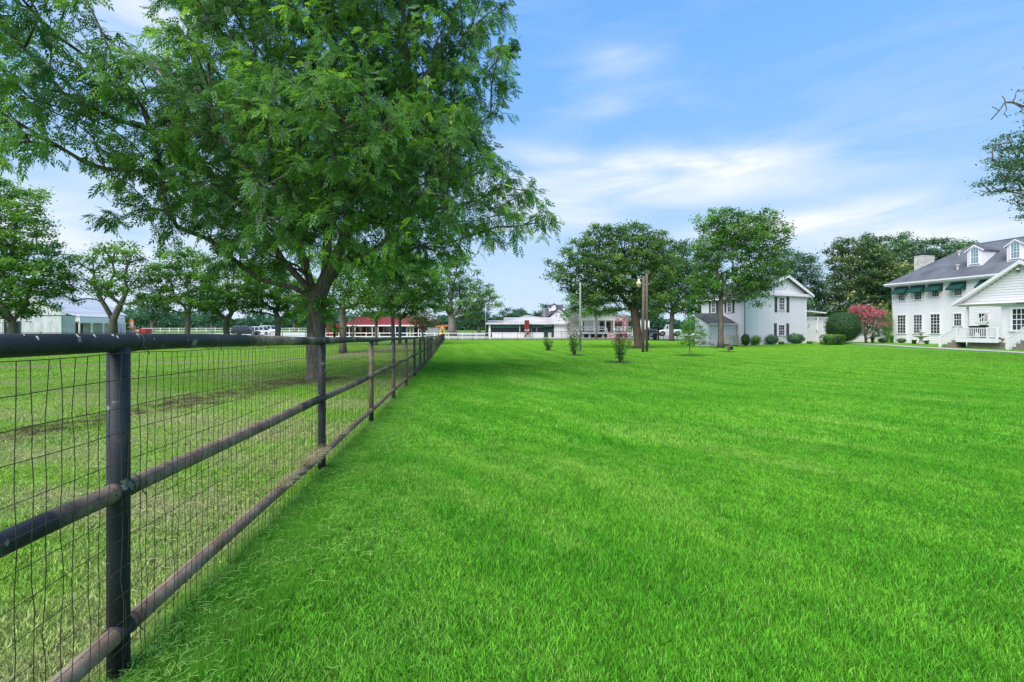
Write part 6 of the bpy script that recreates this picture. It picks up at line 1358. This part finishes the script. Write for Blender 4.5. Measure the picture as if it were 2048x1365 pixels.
bush('loose pale leaved shrub second along the cottage wall', 1500, 1524, 670, 691, 50.2, 'leaf_light', 54, 900, .07, clipped=False, name='shrub')
bush('loose dark shrub left below the lower cottage window', 1531, 1557, 669, 690, 50.6, 'leaf_dark', 55, 1900, .07, clipped=False, name='shrub')
bush('low grassy tuft between the two window shrubs', 1557, 1568, 683, 690, 50.9, 'leaf_mid', 56, 500, .08, clipped=False, name='shrub')
bush('wide feathery dark shrub right below the lower cottage window', 1574, 1608, 667, 690, 51.2, 'leaf_dark', 57, 2600, .08, clipped=False, name='shrub')
bush('tiny clump of green blades in front of the plank gate', 1613, 1625, 683, 690, 51.6, 'leaf_mid', 58, 500, .07, clipped=False, name='shrub')
# pink crepe myrtle by the main house
def pink():
    D = 51.5; x = 1732; X_ = (x-CX)/F*D; g = float(gz(X_, D)); k = D/F; r = random.Random(60); nr = np.random.default_rng(60)
    root = thing('pink_crepe_myrtle', 'crepe myrtle covered in bright pink blooms by the corner of the main house', 'tree', (X_, D, g))
    Bl = [(P(a, b, D), rr*k, rr*k*.9, rr*k*.8) for a, b, rr in ((1732, 640, 26), (1714, 626, 17), (1736, 622, 13), (1757, 634, 17), (1750, 655, 24), (1722, 660, 16), (1766, 655, 11), (1705, 640, 9), (1768, 640, 8))]; T = sample_targets(Bl, .32, r)
    fk = Vector((X_, D, g+.35)); nodes = [Vector((X_, D, g-.1)), fk]; par = [-1, 0]; grow(nodes, par, T, fk, step=.25, r=r); skeleton_mesh(nodes, par, .008, .14, .6, 'trunk', M['bark_far'], root, 6)
    cl_, ct, bl, bt = [], [], [], []
    for t in T:
        v = nr.normal(size=(26, 3))*.12+np.array(t); cl_.append(v); ct.append(nr.uniform(.1, .8, 26))
        y = HY-(t.z-CZ)/t.y*F; outer = (t-Vector((X_, D, CZ+(HY-650)*k))).length/(34*k)
        if (y < 636 and r.random() < .9) or (y < 655 and r.random() < .38) : 
            q = 34 if y < 632 else 20; v = nr.normal(size=(q, 3))*np.array([.10, .10, .12])+np.array(t)+np.array([0, -.08, .06]); bl.append(v); bt.append(nr.uniform(0, 1, q) if y < 632 or t.x < X_-.3 else nr.uniform(0, .5, q))
    V, FF = leaf_quads(np.concatenate(cl_), .4, .055, .5, nr); mesh_np('crown', V, FF, M['leaf_dark'], root, tint=np.repeat(np.concatenate(ct), 4))
    V, FF = leaf_quads(np.concatenate(bl), .3, .045, .8, nr); mesh_np('blooms', V, FF, M['bloom'], root, tint=np.repeat(np.concatenate(bt), 4))
pink()
bush('green climbing vine on the left corner of the main house', 1763, 1786, 612, 660, 54.0, 'leaf_light', 62, 1500, .07, clipped=False, name='climbing_vine')
# low border planting: spiky tufts
def tuft(label, x, D, h, w_, seed, n=60):
    X_ = (x-CX)/F*D; g = float(gz(X_, D)); r = random.Random(seed); root = thing('spiky_plant', label, 'plant', (X_, D, g), 'border plants along the main house wall'); V = []; T_ = []
    for i in range(n):
        a = r.uniform(0, 6.28); l = h*r.uniform(.7, 1.1); o = w_*r.uniform(.2, 1); b = Vector((X_+r.uniform(-.1, .1), D+r.uniform(-.1, .1), g)); m_ = b+Vector((math.cos(a)*o*.4, math.sin(a)*o*.4, l*.8)); e = b+Vector((math.cos(a)*o, math.sin(a)*o, l*r.uniform(.6, 1)))
        s = Vector((-math.sin(a), math.cos(a), 0))*.03; V += [tuple(b-s), tuple(b+s), tuple(m_+s), tuple(m_-s), tuple(m_-s), tuple(m_+s), tuple(e+s*.1), tuple(e-s*.1)]; T_ += [r.random()]*8
    q = np.arange(n)*8; mesh_np('blades', V, np.concatenate([np.stack([q, q+1, q+2, q+3], 1), np.stack([q+4, q+5, q+6, q+7], 1)]), M['leaf_mid'], root, tint=T_)
tuft('spiky leaved clump directly right of the pink crepe myrtle trunk', 1745, 52.0, .95, .5, 71); tuft('short spiky clump left of the first lower window of the main house', 1784, 52.5, .9, .45, 72)
tuft('low spiky clump just left of the stone fountain', 1828, 48.5, .5, .45, 73, 90); tuft('low bright clump just right of the stone fountain', 1853, 47.6, .45, .5, 74, 90)
for i, (a, b, h, lb) in enumerate(((1757, 1774, 676, 'low dark ground shrub between the two spiky clumps'), (1795, 1812, 677, 'low dark ground shrub under the first lower window of the main house'))): bush(lb, a, b, h, 686, 52.3, 'leaf_dark', 80+i, 700, .07, clipped=False, name='shrub')
